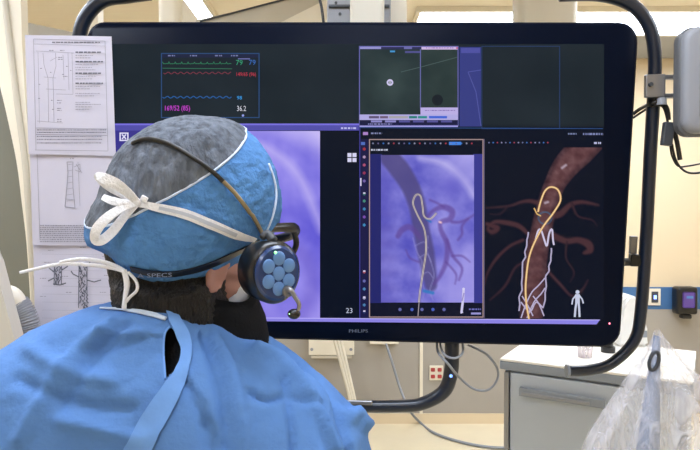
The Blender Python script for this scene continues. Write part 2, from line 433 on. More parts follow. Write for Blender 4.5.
# left fluoroscopy picture
s = Scr(.0011)
s.rect(112, 123.5, 359, 130.5, (82, 78, 168)); s.rect(112, 123.5, 359, 125.2, (120, 112, 220), 1); s.dashes(341, 357, 127.3, 1.7, (190, 190, 235), 2, 5)
s.rect(112, 130.5, 202, 318.5, (60, 54, 140))
s.frame(119.5, 132.5, 128.5, 141, 1.3, (226, 222, 246), 1); s.line([(122, 134.5), (126, 139)], 1.2, (226, 222, 246), 2); s.line([(126, 134.5), (122, 139)], 1.2, (226, 222, 246), 2)
s.text('IC', 119, 155, 6.5, (14, 14, 40))
def left_img(X, Y):
    C = np.zeros(X.shape+(3,))+np.array([132, 122, 226.])
    n = fbm(X, Y, .02, 2, 4)
    C += n[..., None]*np.array([40, 38, 18])
    d = np.hypot((X-262)/70, (Y-205)/72)
    C = mixc(C, (196, 184, 244), np.clip((d-.92)*3, 0, 1)*np.clip((215-Y)/70, 0, 1))
    C, _ = paint(C, X, Y, [(228, 132), (270, 150), (300, 178), (322, 230)], [5, 7, 8, 8], (206, 194, 246), .55, 8)
    C = mixc(C, (176, 160, 240), np.clip((Y-285)/50, 0, 1)*.6)
    C, _ = paint(C, X, Y, [(296, 250), (308, 262), (312, 290), (300, 318)], [14, 14, 14, 16], (104, 88, 190), .35, 9)
    return C
s.raster(202, 131, 320, 318.5, 2, left_img, 1)
s.rect(320, 130.5, 359, 318.5, (5, 10, 26), 1)
for a in (0, 1):
    for b_ in (0, 1): s.rect(347.5+a*5, 153+b_*5, 351.5+a*5, 157+b_*5, (214, 212, 240), 3)
s.text('23', 346, 313, 5, (190, 196, 220), 3)
s.build('fluoroscopy_window', screen)
# planning window with the overlay image
s = Scr(.0012)
s.rect(359.5, 127, 603.5, 319, (6, 11, 28)); s.line([(359, 127.6), (603, 128.6)], .8, (42, 76, 130)); s.line([(359.8, 127), (359.8, 319)], .9, (66, 62, 150))
s.rect(363, 132, 368, 135, (170, 130, 200), 2); s.dashes(371, 382, 132.5, 1.6, (130, 136, 180), 2, 6)
s.dashes(568, 577, 133, 1.6, (120, 130, 170), 2, 7); s.dashes(583, 603, 133, 2, (130, 138, 186), 2, 8)
s.rect(360.5, 139, 368.5, 318, (26, 24, 66), 1)
ic = [(150, (190, 60, 70)), (158, (200, 170, 210)), (166, (196, 90, 130)), (174, (170, 60, 100)), (182, (130, 110, 190)), (195, (60, 130, 120)), (202, (80, 160, 140)), (210, (70, 150, 210)), (218, (140, 90, 200)), (226, (70, 160, 220)), (273, (190, 90, 110)), (282, (120, 120, 200)), (290, (90, 150, 210)), (299, (190, 190, 230)), (306, (80, 140, 200)), (313, (40, 60, 120))]
for y, c in ic:
    s.disc(364.2, y-1, 1.7, tuple(v*.85 for v in c), 2, 5); s.rect(363.2, y-2.6, 365.4, y-1.2, (214, 206, 236), 3) if y % 2 else None
s.rect(360.3, 178, 361.4, 186, (230, 226, 245), 3); s.rect(361, 142, 365, 145, (80, 110, 190), 2)
tan = (168, 142, 142)
s.frame(369, 139, 483.5, 317.5, 1.0, tan, 2)
for k in range(20):
    x = 373+k*5.2; c = [(150, 156, 196), (176, 178, 210), (120, 110, 160), (190, 70, 90), (70, 130, 220)][(k*7) % 5]
    s.disc(x, 143.4, .95, tuple(v*.85 for v in c), 3, 6)
s.rect(449, 141.8, 461, 145, (66, 130, 224), 3)
s.dashes(371, 388, 149, 1.7, (196, 200, 224), 3, 9)
s.raster(370, 154, 382, 303, 4, lambda X, Y: np.zeros(X.shape+(3,))+np.array([34, 36, 104.]), 1)
s.raster(473, 154, 482.6, 303, 4, lambda X, Y: np.zeros(X.shape+(3,))+np.array([56, 56, 140.]), 1)
def mid_img(X, Y):
    C = np.zeros(X.shape+(3,))+np.array([114, 110, 204.])
    C += fbm(X, Y, .035, 6, 5)[..., None]*np.array([44, 42, 24])
    C = mixc(C, (178, 170, 236), np.clip((X-425)/45, 0, .85)*np.clip((205-Y)/50, 0, 1))
    C = mixc(C, (92, 86, 184), np.clip((398-X)/30, 0, .5))
    C, _ = paint(C, X, Y, [(420, 158), (445, 164), (465, 182), (474, 196)], [4, 6, 7, 6], (196, 188, 240), .7, 6)
    C = mixc(C, (96, 90, 196), np.exp(-((X-450)/14)**2-((Y-186)/12)**2)*.7)
    C = mixc(C, (164, 156, 232), np.clip((Y-225)/60, 0, .75)*np.clip((X-430)/20, 0, 1))
    C = mixc(C, (90, 78, 170), (.5+.5*np.sin(Y*.42))*.25*np.clip((404-X)/14, 0, 1)*np.clip((Y-200)/20, 0, 1))
    ves = (94, 66, 142)
    C, _ = paint(C, X, Y, [(390, 158), (400, 170), (410, 186), (417, 205), (421, 228), (426, 253), (431, 285)], [19, 20, 18, 17, 16, 17, 12], (80, 72, 126), .85, 3)
    br = [([(426, 219), (433, 211), (443, 207), (452, 211), (450, 219), (441, 222), (441, 230), (447, 244), (446, 262), (440, 276), (434, 284)], [3, 4, 6, 6, 5, 4, 5, 5, 4, 3]),
          ([(480, 211), (469, 218), (460, 222), (452, 222)], [1.5, 2, 2.6, 3]), ([(468, 219), (462, 226), (462, 234), (458, 240)], [2, 2.6, 2]),
          ([(447, 240), (453, 256), (462, 268), (459, 280)], [3, 3, 2.4, 2]), ([(446, 262), (456, 274), (455, 284)], [2, 2, 1]), ([(452, 256), (462, 256), (470, 262)], [2, 2, 1]),
          ([(398, 236), (402, 230), (409, 227), (416, 232), (420, 238)], [5, 6, 6, 5, 4]), ([(430, 200), (437, 203), (444, 207)], [2, 2, 2]), ([(419, 262), (410, 258), (406, 250)], [2, 1.6, 1])]
    for q, w in br: C, _ = paint(C, X, Y, q, w, ves, .62, 2)
    for q in ([(413, 238), (417, 252), (422, 262), (420, 276), (424, 290), (422, 301)], [(428, 236), (427, 250), (431, 262), (434, 276), (430, 290), (433, 300)], [(415, 246), (424, 242), (428, 248)], [(419, 258), (427, 254), (431, 262)], [(421, 276), (428, 272), (433, 278)]):
        C, _ = paint(C, X, Y, q, [.8, .8], (150, 146, 206), .7, 1)
    C, _ = paint(C, X, Y, [(426, 219), (431, 222)], [1.6, 1.6], (40, 110, 190), 1, 1)
    C, _ = paint(C, X, Y, [(424, 291), (433, 293)], [3, 3], (50, 120, 190), .9, 1.2)
    C, _ = paint(C, X, Y, [(439.5, 222), (441, 222.5)], [2, 2], (236, 190, 200), 1, 1)
    gw = [(419, 303), (420, 292), (423, 272), (426, 250), (424.5, 230), (417, 214), (413, 203), (416, 195), (420.5, 196), (422.5, 206), (424, 216), (430, 219), (436, 213.5)]
    C, _ = paint(C, X, Y, gw, [1.9, 1.9], (120, 108, 120), .9, 1.2, 6); C, _ = paint(C, X, Y, gw, [.9, .9], (226, 214, 196), 1, .9, 6)
    return C
s.raster(381, 155, 474, 302.5, 1, mid_img, 2)
s.rect(370, 303, 482.6, 316.6, (12, 14, 36), 2); s.line([(419, 303), (418, 316)], .9, (160, 150, 160), 4)
for k, x in enumerate((400, 412, 422, 433, 444)): s.disc(x, 309.5, 1.7, (74, 96, 190) if k % 2 else (100, 104, 170), 3, 8)
s.dashes(469, 481, 308.5, 1.5, (110, 110, 190), 3, 11); s.rect(471, 312.5, 481, 314.5, (150, 146, 210), 3)
def figure(x, y, h, c, lean=0):
    k = h/26
    s.disc(x+lean, y+2*k, 2*k, c, 6, 8); s.line([(x, y+4*k), (x, y+13*k)], 4.4*k, c, 6)
    s.line([(x-1.5*k, y+5*k), (x-4.6*k, y+9*k), (x-5.4*k, y+14*k)], 1.4*k, c, 6); s.line([(x+1.5*k, y+5*k), (x+4.6*k, y+9*k), (x+5.6*k, y+13*k)], 1.4*k, c, 6)
    s.line([(x-1*k, y+12*k), (x-2*k, y+18*k), (x-2.6*k, y+26*k)], 2.0*k, c, 6); s.line([(x+1*k, y+12*k), (x+1.6*k, y+18*k), (x+2*k, y+26*k)], 2.0*k, c, 6)
s.disc(463.6, 289, 1.4, (214, 210, 240), 6, 8); s.line([(463.6, 290), (463, 300), (461.5, 312)], 2.4, (206, 200, 236), 6); s.line([(463, 312), (460.5, 313)], 1.6, (206, 200, 236), 6); s.line([(464, 293), (462, 301)], 1.2, (150, 140, 200), 7)
s.build('overlay_image_window', screen)
# vessel reconstruction
s = Scr(.0013)
def ves_img(X, Y):
    C = np.zeros(X.shape+(3,))+np.array([6, 11, 28.])
    n = fbm(X, Y, .12, 11, 3)
    dim, mid_ = (46, 28, 38), (96, 60, 66)
    br = [([(538, 203), (530, 201), (521, 202), (509, 206), (486, 208)], [6, 5, 4, 3, 2]), ([(487, 224), (497, 228), (492, 232), (488, 228), (495, 222), (508, 223), (519, 226), (527, 233)], [5, 7, 6, 4, 5, 6, 6, 5]),
          ([(548, 216), (560, 214), (570, 205), (582, 202), (598, 205)], [8, 8, 6, 5, 3]), ([(552, 235), (566, 241), (578, 240), (588, 244), (590, 250), (584, 253)], [8, 7, 7, 9, 8, 4]),
          ([(523, 240), (510, 246), (497, 258), (488, 272), (484, 286)], [4, 4, 4, 3, 2]), ([(525, 262), (515, 268), (505, 286), (490, 300)], [3, 3, 3, 2]), ([(545, 268), (560, 284), (572, 296), (582, 290), (588, 280)], [4, 4, 3, 3, 2]),
          ([(572, 204), (578, 216), (592, 220), (597, 226)], [3, 2.4, 2, 1]), ([(567, 242), (566, 258), (574, 272), (570, 282)], [2, 2, 2, 1]), ([(508, 206), (500, 214), (490, 214)], [2, 1.6, 1])]
    for q, w in br:
        C, d = paint(C, X, Y, q, w, dim, 1, 1.4); C = mixc(C, (96, 58, 60), np.clip((-d-.8)*.5, 0, .5))
    q = [(592, 137), (580, 151), (566, 166), (555, 184), (547, 206), (541, 232), (536, 258), (533, 290), (531, 320)]
    C, d = paint(C, X, Y, q, [31, 29, 26, 21, 20, 21, 23, 23, 23], (70, 44, 50), 1, 1.4)
    C = mixc(C, (104, 68, 70), np.clip((-d-2)*.16, 0, .75)); inside = np.clip(-d, 0, 1)
    C += (n*26*inside)[..., None]; C = mixc(C, (64, 38, 44), inside*np.clip(.5-.5*np.sin(X*.12+Y*.75), 0, 1)*.30*np.clip((Y-242)/6, 0, 1))
    for a, b_ in (((562, 168), (566, 165)), ((545, 203), (548, 202))): C, _ = paint(C, X, Y, [a, b_], [2, 2], (200, 188, 208), .8, 1.4)
    t = np.linspace(0, 2*math.pi, 20); C, _ = paint(C, X, Y, [(545+6.5*math.cos(k), 218+6*math.sin(k)) for k in t], [1, 1], (60, 110, 150), .9, 1, 2)
    C = mixc(C, (6, 11, 28), np.clip((148-Y)/1, 0, 1))
    return C
s.raster(485, 138, 602, 318.4, 1, ves_img, 0)
W_ = (205, 198, 226)
def zz(pts, w=1.5, c=W_):
    s.line(sp2(pts, 3), w, c, 3)
zz([(535, 242), (538, 231), (541, 230), (545, 242), (547, 246), (549, 234), (552, 229), (553, 240), (554, 245)], 1.8)
for side in ([(528, 232), (526, 240), (524, 252), (524, 262), (521, 276), (521, 290), (520, 304), (520, 318)], [(551, 248), (550, 256), (548, 266), (547, 276), (545, 286), (544, 300), (545, 316)]):
    rn = random.Random(5); z = []
    for a, b_ in zip(side, side[1:]):
        z += [(a[0]+rn.uniform(-1.5, 1.5), a[1]), ((a[0]+b_[0])/2+rn.uniform(-2, 2), (a[1]+b_[1])/2)]
    s.line(z, 1.5, (176, 168, 200), 3)
for q in ([(521, 318), (526, 304), (532, 292), (538, 286), (545, 278)], [(527, 318), (534, 302), (541, 294), (545, 288)], [(522, 296), (527, 304), (533, 316)], [(533, 296), (539, 304), (544, 316)], [(521, 302), (530, 312), (536, 302), (543, 308)]): zz(q, 1.3, (186, 176, 208))
s.line(sp2([(529, 319), (526, 300), (526, 280), (530, 254), (541, 230), (554, 212), (560.5, 200), (558, 190), (551, 187), (545, 191), (540.5, 202), (538, 212)], 8), 2.0, (214, 168, 108), 4)
s.line(sp2([(529, 319), (526, 300), (526, 280), (530, 254), (541, 230), (554, 212), (560.5, 200), (558, 190), (551, 187), (545, 191), (540.5, 202), (538, 212)], 8), .7, (250, 222, 170), 5)
s.line([(534, 208), (537, 214), (541, 216)], 1.3, (220, 180, 110), 4)
figure(577.5, 290, 27, (198, 204, 226))
for k in range(15): s.disc(489+k*4.2, 142.6, .8, [(120, 126, 170), (150, 150, 190), (170, 70, 90), (70, 120, 200)][(k*3) % 4], 3, 6)
s.dashes(594, 601, 142, 2, (190, 190, 225), 3, 2)
s.line([(484.2, 139), (484.2, 318)], .8, (100, 92, 120), 3)
s.build('vessel_image_window', screen)
s = Scr(.0014)
s.quad([(262, 317.6), (600, 319.6), (596.5, 324.4), (262, 321.2)], (138, 130, 226)); s.quad([(112, 314.5), (262, 317.6), (262, 321.2), (112, 318.5)], (126, 118, 214))
s.quad([(262, 317.6), (600, 319.6), (600, 320.4), (262, 318.4)], (186, 178, 246), 1)
s.build('status_bar', screen)

# --- tubular rails around the large screen (in the plane a little behind it)
def Rl(px, py, off=-.045): return S(px, py, off)
bm = bmesh.new()
tube(bm, spline([Rl(150, -7), Rl(128, -4), Rl(104, 0), Rl(88, 14), Rl(80, 34), Rl(78, 70), Rl(82, 180), Rl(92, 300)], 8), .0175, 16)
obj('left_rail', bm, M['tube'], mon, smooth=True)
bm = bmesh.new()
tube(bm, spline([Rl(560, -5), Rl(600, -5), Rl(630, 4), Rl(648, 24), Rl(654.5, 52), Rl(654, 90), Rl(650, 160), Rl(646, 240), Rl(641, 310), Rl(634, 341), Rl(612, 363), Rl(590, 370), Rl(569, 371)], 8), [.0155, .0155, .0155, .015, .0145, .0135, .0135], 16)
obj('right_rail', bm, M['tube'], mon, smooth=True)
bm = bmesh.new(); cyl(bm, Rl(567.5, 371), EX, .0165, .006); obj('rail_cap', bm, M['cabtrim'], mon, smooth=True, autosmooth=30)
bm = bmesh.new(); tube(bm, [Rl(640, 262, -.045), Rl(624, 262, -.05)], .010, 12)
box(bm, Rl(634, 260, -.045), (.022, .02, .03), RM, .003); obj('rail_bracket', bm, M['black'], mon)
obj('bracket_plate', box(bmesh.new(), Rl(633, 245, -.06), (.018, .01, .045), RM, .002), M['silver'], mon)
bm = bmesh.new()
tube(bm, spline([Rl(452, 335), Rl(452, 350), Rl(451, 372), Rl(444, 391), Rl(424, 403), Rl(400, 406), Rl(330, 406), Rl(240, 404)], 8), [.0185, .0185, .018, .0165, .0155, .0155], 16)
obj('lower_rail', bm, M['tube'], mon, smooth=True)
obj('grey_grip', box(bmesh.new(), Rl(357, 402.5, -.029), (.078, .006, .011), RM, .0025), M['silver'], mon, label='silver plate on lower rail')
bm = bmesh.new(); sphere(bm, Rl(451, 376, -.026), (.004, .003, .004), seg=12, rn=8); obj('indicator_light', bm, M['blueled'], mon)
bm = bmesh.new(); box(bm, ML(0, .15, 0), (.3, .04, .3), RM, .01); box(bm, ML(0.02, .20, .3), (.09, .06, .8), RM, .01); obj('mount_arm', bm, M['greige'], mon)

# monitor suspension above (grey box with screws, cream side)
t = thing('monitor_suspension', (P(360, 0, 1.8).x, 1.85, P(360, 30, 1.8).z), 'grey screwed suspension box hanging above the middle of the large screen', 'ceiling mount')
za, zb = P(360, 60, 1.78).z, P(360, -30, 1.78).z
x0, x1 = P(327, 10, 1.78).x, P(391, 10, 1.78).x
obj('box', box(bmesh.new(), ((x0+x1)/2, 1.86, (za+zb)/2), (x1-x0, .16, zb-za), None, .006), M['grey'], t)
x2 = P(406, 10, 1.9).x
obj('side_panel', box(bmesh.new(), ((x1+x2)/2+.003, 1.97, (za+zb)/2+.02), (x2-x1, .14, zb-za), None, .003), M['offwhite'], t)
obj('column', box(bmesh.new(), ((x0+x1)/2, 1.88, (zb+ZC)/2-.004), (.12, .12, ZC-zb-.008), None, .004), M['greige'], t)
for px, py in ((340, 14), (377, 14), (336, 3), (374, 3)):
    q = P(px, py, 1.779); bm = bmesh.new(); cyl(bm, q, (0, 1, 0), .0045, .004, 12); obj('screw', bm, M['black'], t)
obj('bottom_lip', box(bmesh.new(), ((x0+x1)/2, 1.775, P(360, 6, 1.775).z), (x1-x0-.01, .008, .006)), M['dgrey'], t)
bm = bmesh.new(); tube(bm, spline([P(312, -60, 1.7), P(318, -10, 1.7), P(322, 10, 1.7), P(325, 40, 1.7)], 6), .004, 8)
tag(obj('hanging_cable', bm, M['black'], smooth=True), 'thin black cable hanging beside the grey suspension box', 'cable')

# ceiling columns
def column(px0, px1, Y, m, label, zbot, d=.14):
    a, b_ = P(px0, 10, Y).x, P(px1, 10, Y).x
    t = thing('ceiling_column', ((a+b_)/2, Y+d/2, zbot), label, 'ceiling column')
    o = rrect(a, Y, b_, Y+d, min(.035, (b_-a)*.3))
    bm = bmesh.new(); prism(bm, [(x, y, zbot) for x, y in o], (0, 0, ZC-zbot-.04)); obj('shaft', bm, m, t, smooth=True, autosmooth=40)
    o = rrect(a-.04, Y-.04, b_+.04, Y+d+.04, .04)
    bm = bmesh.new(); prism(bm, [(x, y, ZC-.04) for x, y in o], (0, 0, .038)); obj('ceiling_flange', bm, M['offwhite'], t, smooth=True, autosmooth=40)
column(520, 580, 2.4, M['greige'], 'wide grey-beige column rising behind the right half of the large screen', 1.75)
column(157, 178, 2.3, M['offwhite'], 'narrow off-white column rising behind the left part of the large screen', 1.85, .08)

# slanting suspended equipment arm seen above the screen
bm = bmesh.new()
prism(bm, [P(196, 40, 2.6), P(196, 20, 2.6), P(252, 8, 2.6), P(320, -12, 2.6), P(330, -8, 2.6), P(330, 40, 2.6)], (0, .3, 0))
t = thing('suspended_arm', P(260, 40, 2.7), 'pale slanting equipment arm visible above the screen between column and grey box', 'equipment arm')
obj('arm_body', bm, M['greige'], t)
bm = bmesh.new(); prism(bm, [P(256, 40, 2.58), P(330, 3, 2.58), P(330, 40, 2.58)], (0, -.06, 0)); obj('lower_panel', bm, M['offwhite'], t)
bm = bmesh.new(); tube(bm, [P(200, 21.5, 2.595), P(330, -12.5, 2.595)], .004, 8); obj('seam', bm, M['dgrey'], t)
bm = bmesh.new(); box(bm, (P(325, 0, 2.7).x, 2.75, (P(325, -6, 2.7).z+ZC)/2), (.1, .1, ZC-P(325, -6, 2.7).z-.002), None, .01); obj('hanger', bm, M['greige'], t)
bm = bmesh.new(); prism(bm, [P(177, 40, 2.62), P(177, -4, 2.62), P(181, -4, 2.62), P(199, 21, 2.62), P(199, 40, 2.62)], (0, .1, 0)); obj('bracket', bm, M['offwhite'], t)

# ------------------------------------------------------------------ equipment at the left edge
t = thing('imaging_arm', (P(0, 200, 1.9).x, 2.0, 0), 'large curved cream imaging arm standing at the left edge of the photo', 'medical imaging arm')
Y = 1.9
lo = spline([P(-40, -60, Y), P(-12, 40, Y), P(2, 95, Y), P(10, 130, Y), P(17, 165, Y), P(22, 205, Y), P(27, 250, Y), P(31, 320, Y), P(33, 420, Y)], 6)
hi = spline([P(19, -60, Y), P(22, 40, Y), P(25, 95, Y), P(28, 130, Y), P(31, 165, Y), P(33, 205, Y), P(35, 250, Y), P(38, 320, Y), P(41, 420, Y)], 6)
bm = bmesh.new(); A = [[bm.verts.new(p+V((0, dy, 0))) for p in L] for L, dy in ((lo, 0), (hi, 0), (hi, .04), (lo, .04))]
for k in range(len(lo)-1):
    for q in range(4): bm.faces.new((A[q][k], A[q][k+1], A[(q+1) % 4][k+1], A[(q+1) % 4][k]))
for e in (0, -1): bm.faces.new([A[q][e] for q in range(4)])
obj('curved_band', bm, M['offwhite'], t, smooth=True, autosmooth=40)
bm = bmesh.new(); tube(bm, [p*.35+q*.65+V((0, -.004, 0)) for p, q in zip(lo, hi)], .010, 10); obj('edge_bead', bm, M['greige'], t, smooth=True)
bm = bmesh.new(); pts = [V(p)+V((-.004, .05, 0)) for p in lo[6:]]
prism(bm, [P(-90, 60, Y)+V((0, .05, 0))]+pts+[P(-90, 420, Y)+V((0, .05, 0))], (0, .03, 0)); obj('inner_panel', bm, M['darkgreige'], t)
zz0 = P(20, 420, Y).z
obj('pedestal', box(bmesh.new(), (P(-30, 300, Y).x, 2.08, zz0/2+.001), (.36, .3, zz0), None, .02), M['offwhite'], t)
t = thing('side_cover', (P(0, 300, 1.2).x-.1, 1.25, 0), 'pale beige slanted cover in the lower left corner beside the gown', 'equipment cover')
Y = 1.2
bm = bmesh.new(); prism(bm, [P(-60, 235, Y), P(-12, 240, Y), P(-6, 262, Y), P(4, 300, Y), P(16, 345, Y), P(28, 420, Y), P(-60, 420, Y)], (0, .035, 0))
bmesh.ops.bevel(bm, geom=bm.edges[:], offset=.006, segments=2, affect='EDGES'); obj('shell', bm, M['greige'], t, smooth=True, autosmooth=40)
q = P(-20, 419, Y); obj('foot_post', box(bmesh.new(), (q.x, Y+.0175, q.z/2), (.08, .034, q.z), None, .005), M['greige'], t)
# grey corrugated hose
t = thing('corrugated_hose', V((P(28, 420, 1.45).x, 1.46, 0)), 'grey corrugated hose with cream elbow between the slanted cover and the paper', 'hose')
pts = spline([P(16, 304, 1.45), P(22, 312, 1.45), P(27, 325, 1.45), P(29, 345, 1.45), P(28, 420, 1.45), V((P(28, 420, 1.45).x, 1.45, .6)), V((P(28, 420, 1.45).x, 1.47, .031))], 24)
bm = bmesh.new(); tube(bm, pts, [(.030 if (i//2) % 2 else .026) for i in range(len(pts))], 20); obj('hose', bm, M['grey'], t, smooth=True)
bm = bmesh.new(); tube(bm, spline([P(4, 296, 1.44), P(12, 297, 1.44), P(19, 304, 1.445)], 6), [.030, .024, .020], 16); obj('elbow', bm, M['offwhite'], t, smooth=True)

# sloping beam far left behind the papers
bm = bmesh.new(); prism(bm, [P(14, 21, 3.0), P(20, 21, 3.0), P(72, 32, 3.0), P(110, 38, 3.0), P(110, 60, 3.0), P(14, 42, 3.0)], (0, .08, 0))
t = thing('ceiling_boom', P(60, 50, 3.04), 'grey-beige sloping boom behind the top of the paper sheets', 'equipment boom')
obj('boom', bm, mat('grey_beige_boom', (168, 163, 150), .5), t)
q = P(95, 33, 3.04); obj('hanger', box(bmesh.new(), (q.x, 3.04, (q.z+ZC)/2-.02), (.06, .07, ZC-q.z+.03), None, .004), M['offwhite'], t)

# ------------------------------------------------------------------ paper sheets on the left edge of the screen
def sheet(name, corners, off, label, draw):
    bm = bmesh.new(); c = [S(x, y, off) for x, y in corners]
    n = 8; vs = []
    for j in range(n+1):
        row = []
        for i in range(n+1):
            u, v = i/n, j/n
            p = c[0].lerp(c[1], u).lerp(c[3].lerp(c[2], u), v) + MN*(.0016*math.sin(3.1*u+1.3*v))
            row.append(p)
        vs.append(row)
    F = [[bm.verts.new(p) for p in r] for r in vs]; B = [[bm.verts.new(p-MN*.0006) for p in r] for r in vs]
    for j in range(n):
        for i in range(n):
            bm.faces.new((F[j][i], F[j+1][i], F[j+1][i+1], F[j][i+1])); bm.faces.new((B[j][i], B[j][i+1], B[j+1][i+1], B[j+1][i]))
    ring = [(0, i) for i in range(n)]+[(j, n) for j in range(n)]+[(n, n-i) for i in range(n)]+[(n-j, 0) for j in range(n)]
    for a, b_ in zip(ring, ring[1:]+ring[:1]): bm.faces.new((F[a[0]][a[1]], F[b_[0]][b_[1]], B[b_[0]][b_[1]], B[a[0]][a[1]]))
    t = thing('paper_sheet', (c[2]+c[3])/2, label, 'paper', None)
    obj('sheet', bm, M['paper'], t, smooth=True, autosmooth=40)
    for nm, m, fn in draw:
        class D:
            def __init__(s): s.bm = bmesh.new()
            def q(s, pts):
                vv = []
                for x, y in pts:
                    s.bm.verts.ensure_lookup_table(); vv.append(s.bm.verts.new(S(x, y, off+.0024)))
                s.bm.faces.new(vv)
            def line(s, pts, w):
                for a, b_ in zip(pts, pts[1:]):
                    dx, dy = b_[0]-a[0], b_[1]-a[1]; l = math.hypot(dx, dy) or 1; nx, ny = -dy/l*w/2, dx/l*w/2
                    s.q([(a[0]+nx, a[1]+ny), (b_[0]+nx, b_[1]+ny), (b_[0]-nx, b_[1]-ny), (a[0]-nx, a[1]-ny)])
            def dash(s, x0, x1, y, h, seed=0, mn=.8, mx=3):
                rr = random.Random(seed); x = x0
                while x < x1:
                    w = rr.uniform(mn, mx); s.q([(x, y), (min(x1, x+w), y), (min(x1, x+w), y+h), (x, y+h)]); x += w+rr.uniform(.3, .9)
        d = D(); fn(d); obj(nm, d.bm, m, t)
    return t
def d1(d):
    d.line([(33.5, 39), (105, 41)], .5); d.line([(105, 41), (108, 151)], .5); d.line([(33.5, 39), (36, 150)], .5); d.line([(35, 150), (108, 151)], .5); d.line([(34, 44), (105, 46)], .4)
    d.line([(38, 52), (39.5, 123)], .35); d.line([(43, 53), (44, 65), (48, 78), (48.5, 122)], .4); d.line([(55.5, 53), (56, 66), (53, 78), (54, 122)], .4)
    d.line([(36, 51), (74, 53)], .35); d.line([(72, 53), (73, 94)], .35); d.line([(68, 53), (69, 90)], .35); d.line([(63, 55), (64, 80)], .35); d.line([(37, 121), (63, 123)], .35); d.line([(46, 89), (66, 90)], .3); d.line([(44, 77), (56, 78)], .3); d.line([(56, 94), (73, 94.5)], .3); d.line([(50, 61), (57, 57)], .3)
    for k, (x, y) in enumerate(((40, 68), (39, 84), (38, 98), (50, 72), (51, 100), (52, 109), (62, 74), (66, 66), (70, 70))): d.dash(x, x+2, y, .8, k)
    for k, (x, y) in enumerate(((57, 100), (57, 102.5), (57, 108), (57, 110), (57, 119), (57, 121), (58, 57), (58, 59), (63, 76), (49, 50), (60, 50))): d.dash(x, x+4.5, y, .8, k+20)
    for k, (y, xe) in enumerate(((55, 93), (57.5, 91), (64, 98), (67, 92), (69.5, 96), (76, 96), (78.5, 92), (86, 100), (88.5, 90), (93, 100), (95.5, 94), (102, 90), (104, 101), (106.5, 92), (109, 90))): d.dash(75.5, xe, y, .7, k+40)
def title_(d): d.dash(52, 100, 41.8, 1.0, 61, 1.5, 5)
def head_(k, y): return lambda d: d.dash(75.5, 101+k % 2*2, y+.02*k, 1.3, k+80, 2, 5)
def foot_(d):
    for y in (129.5, 132): d.dash(37, 106, y, .8, int(y*3))
    for y in (136, 139, 142.5): d.dash(37, 102, y, .8, int(y*5), .5, 2)
    d.line([(36, 128), (107, 129)], .4); d.line([(36, 134.5), (107, 135.5)], .4)
def d2(d):
    d.line([(37, 152), (40, 240)], .5); d.line([(37, 153), (112, 154)], .4)
    d.line([(67, 162), (68, 172), (67, 186), (65, 207), (75, 208), (73, 188), (72.5, 172), (73, 162), (67, 162)], .7); d.line([(66, 199), (75, 200)], .5)
    for k in range(7): d.line([(67, 165+k*6), (73, 164+k*6)], .4)
    d.line([(78, 162), (80, 206)], .4); d.line([(74, 167), (80, 164), (80, 172), (75, 170)], .5); d.line([(76, 164), (82, 173)], .5); d.dash(70, 74, 158, 1, 1)
def d2b(d):
    for y in range(225, 242, 2): d.dash(40, 112, y, 1.0, y, .6, 2.4)
def d3(d):
    for k, (x, y) in enumerate(((44, 262), (40, 278), (40, 296), (62, 276), (72, 258), (66, 292), (102, 256), (104, 275), (100, 292), (48, 250), (80, 247))): d.dash(x, x+6, y, .7, k)
    for k in range(9): d.line([(42, 254+k*8), (110, 255+k*8)], .18)
def vessel(d, cx, y0, y1, w, br):
    rr = random.Random(int(cx)); y = y0
    while y < y1:
        for k in range(3):
            a = cx+rr.uniform(-w/2, w/2); d.line([(a, y), (a+rr.uniform(-2, 2), y+2.2)], .8)
        y += 1.3
    d.line([(cx-w/2, y0), (cx-w/2-.5, y1)], .8); d.line([(cx+w/2, y0), (cx+w/2, y1)], .8)
    for q in br: d.line(q, 1.2)
def d3b(d):
    vessel(d, 58, 266, 284, 7, [[(54, 272), (49, 268)], [(54, 278), (48, 281)], [(62, 270), (68, 266)], [(53, 284), (60, 285), (66, 283)]])
    vessel(d, 83, 266, 308, 8, [[(79, 277), (73, 274), (71, 271)], [(87, 280), (94, 282), (101, 280)], [(80, 268), (76, 262)], [(86, 268), (90, 262)]])
sheet('c', [(33, 236), (113, 238), (113, 345), (36, 345)], .006, 'bottom paper sheet with small grey sketches of branching vessels', [('pale_notes', M['ink'], d3), ('vessel_sketches', M['inkdark'], d3b)])
sheet('b', [(29.5, 140), (115, 142), (118, 246), (33, 245)], .011, 'middle paper sheet with a tapered tube drawing and a grey text block', [('tube_drawing', M['ink'], d2), ('text_block', M['ink'], d2b)])
sheet('a', [(25, 35), (111.5, 36.5), (115.5, 156), (29, 154)], .016, 'top paper sheet with a dimensioned technical line drawing and text column', [('line_drawing', M['ink'], d1), ('title_line', M['inkdark'], title_), ('footer_text', M['inkdark'], foot_)]+[('heading', M['inkdark'], head_(k, y)) for k, y in enumerate((51.5, 61, 72.5, 82.5))])

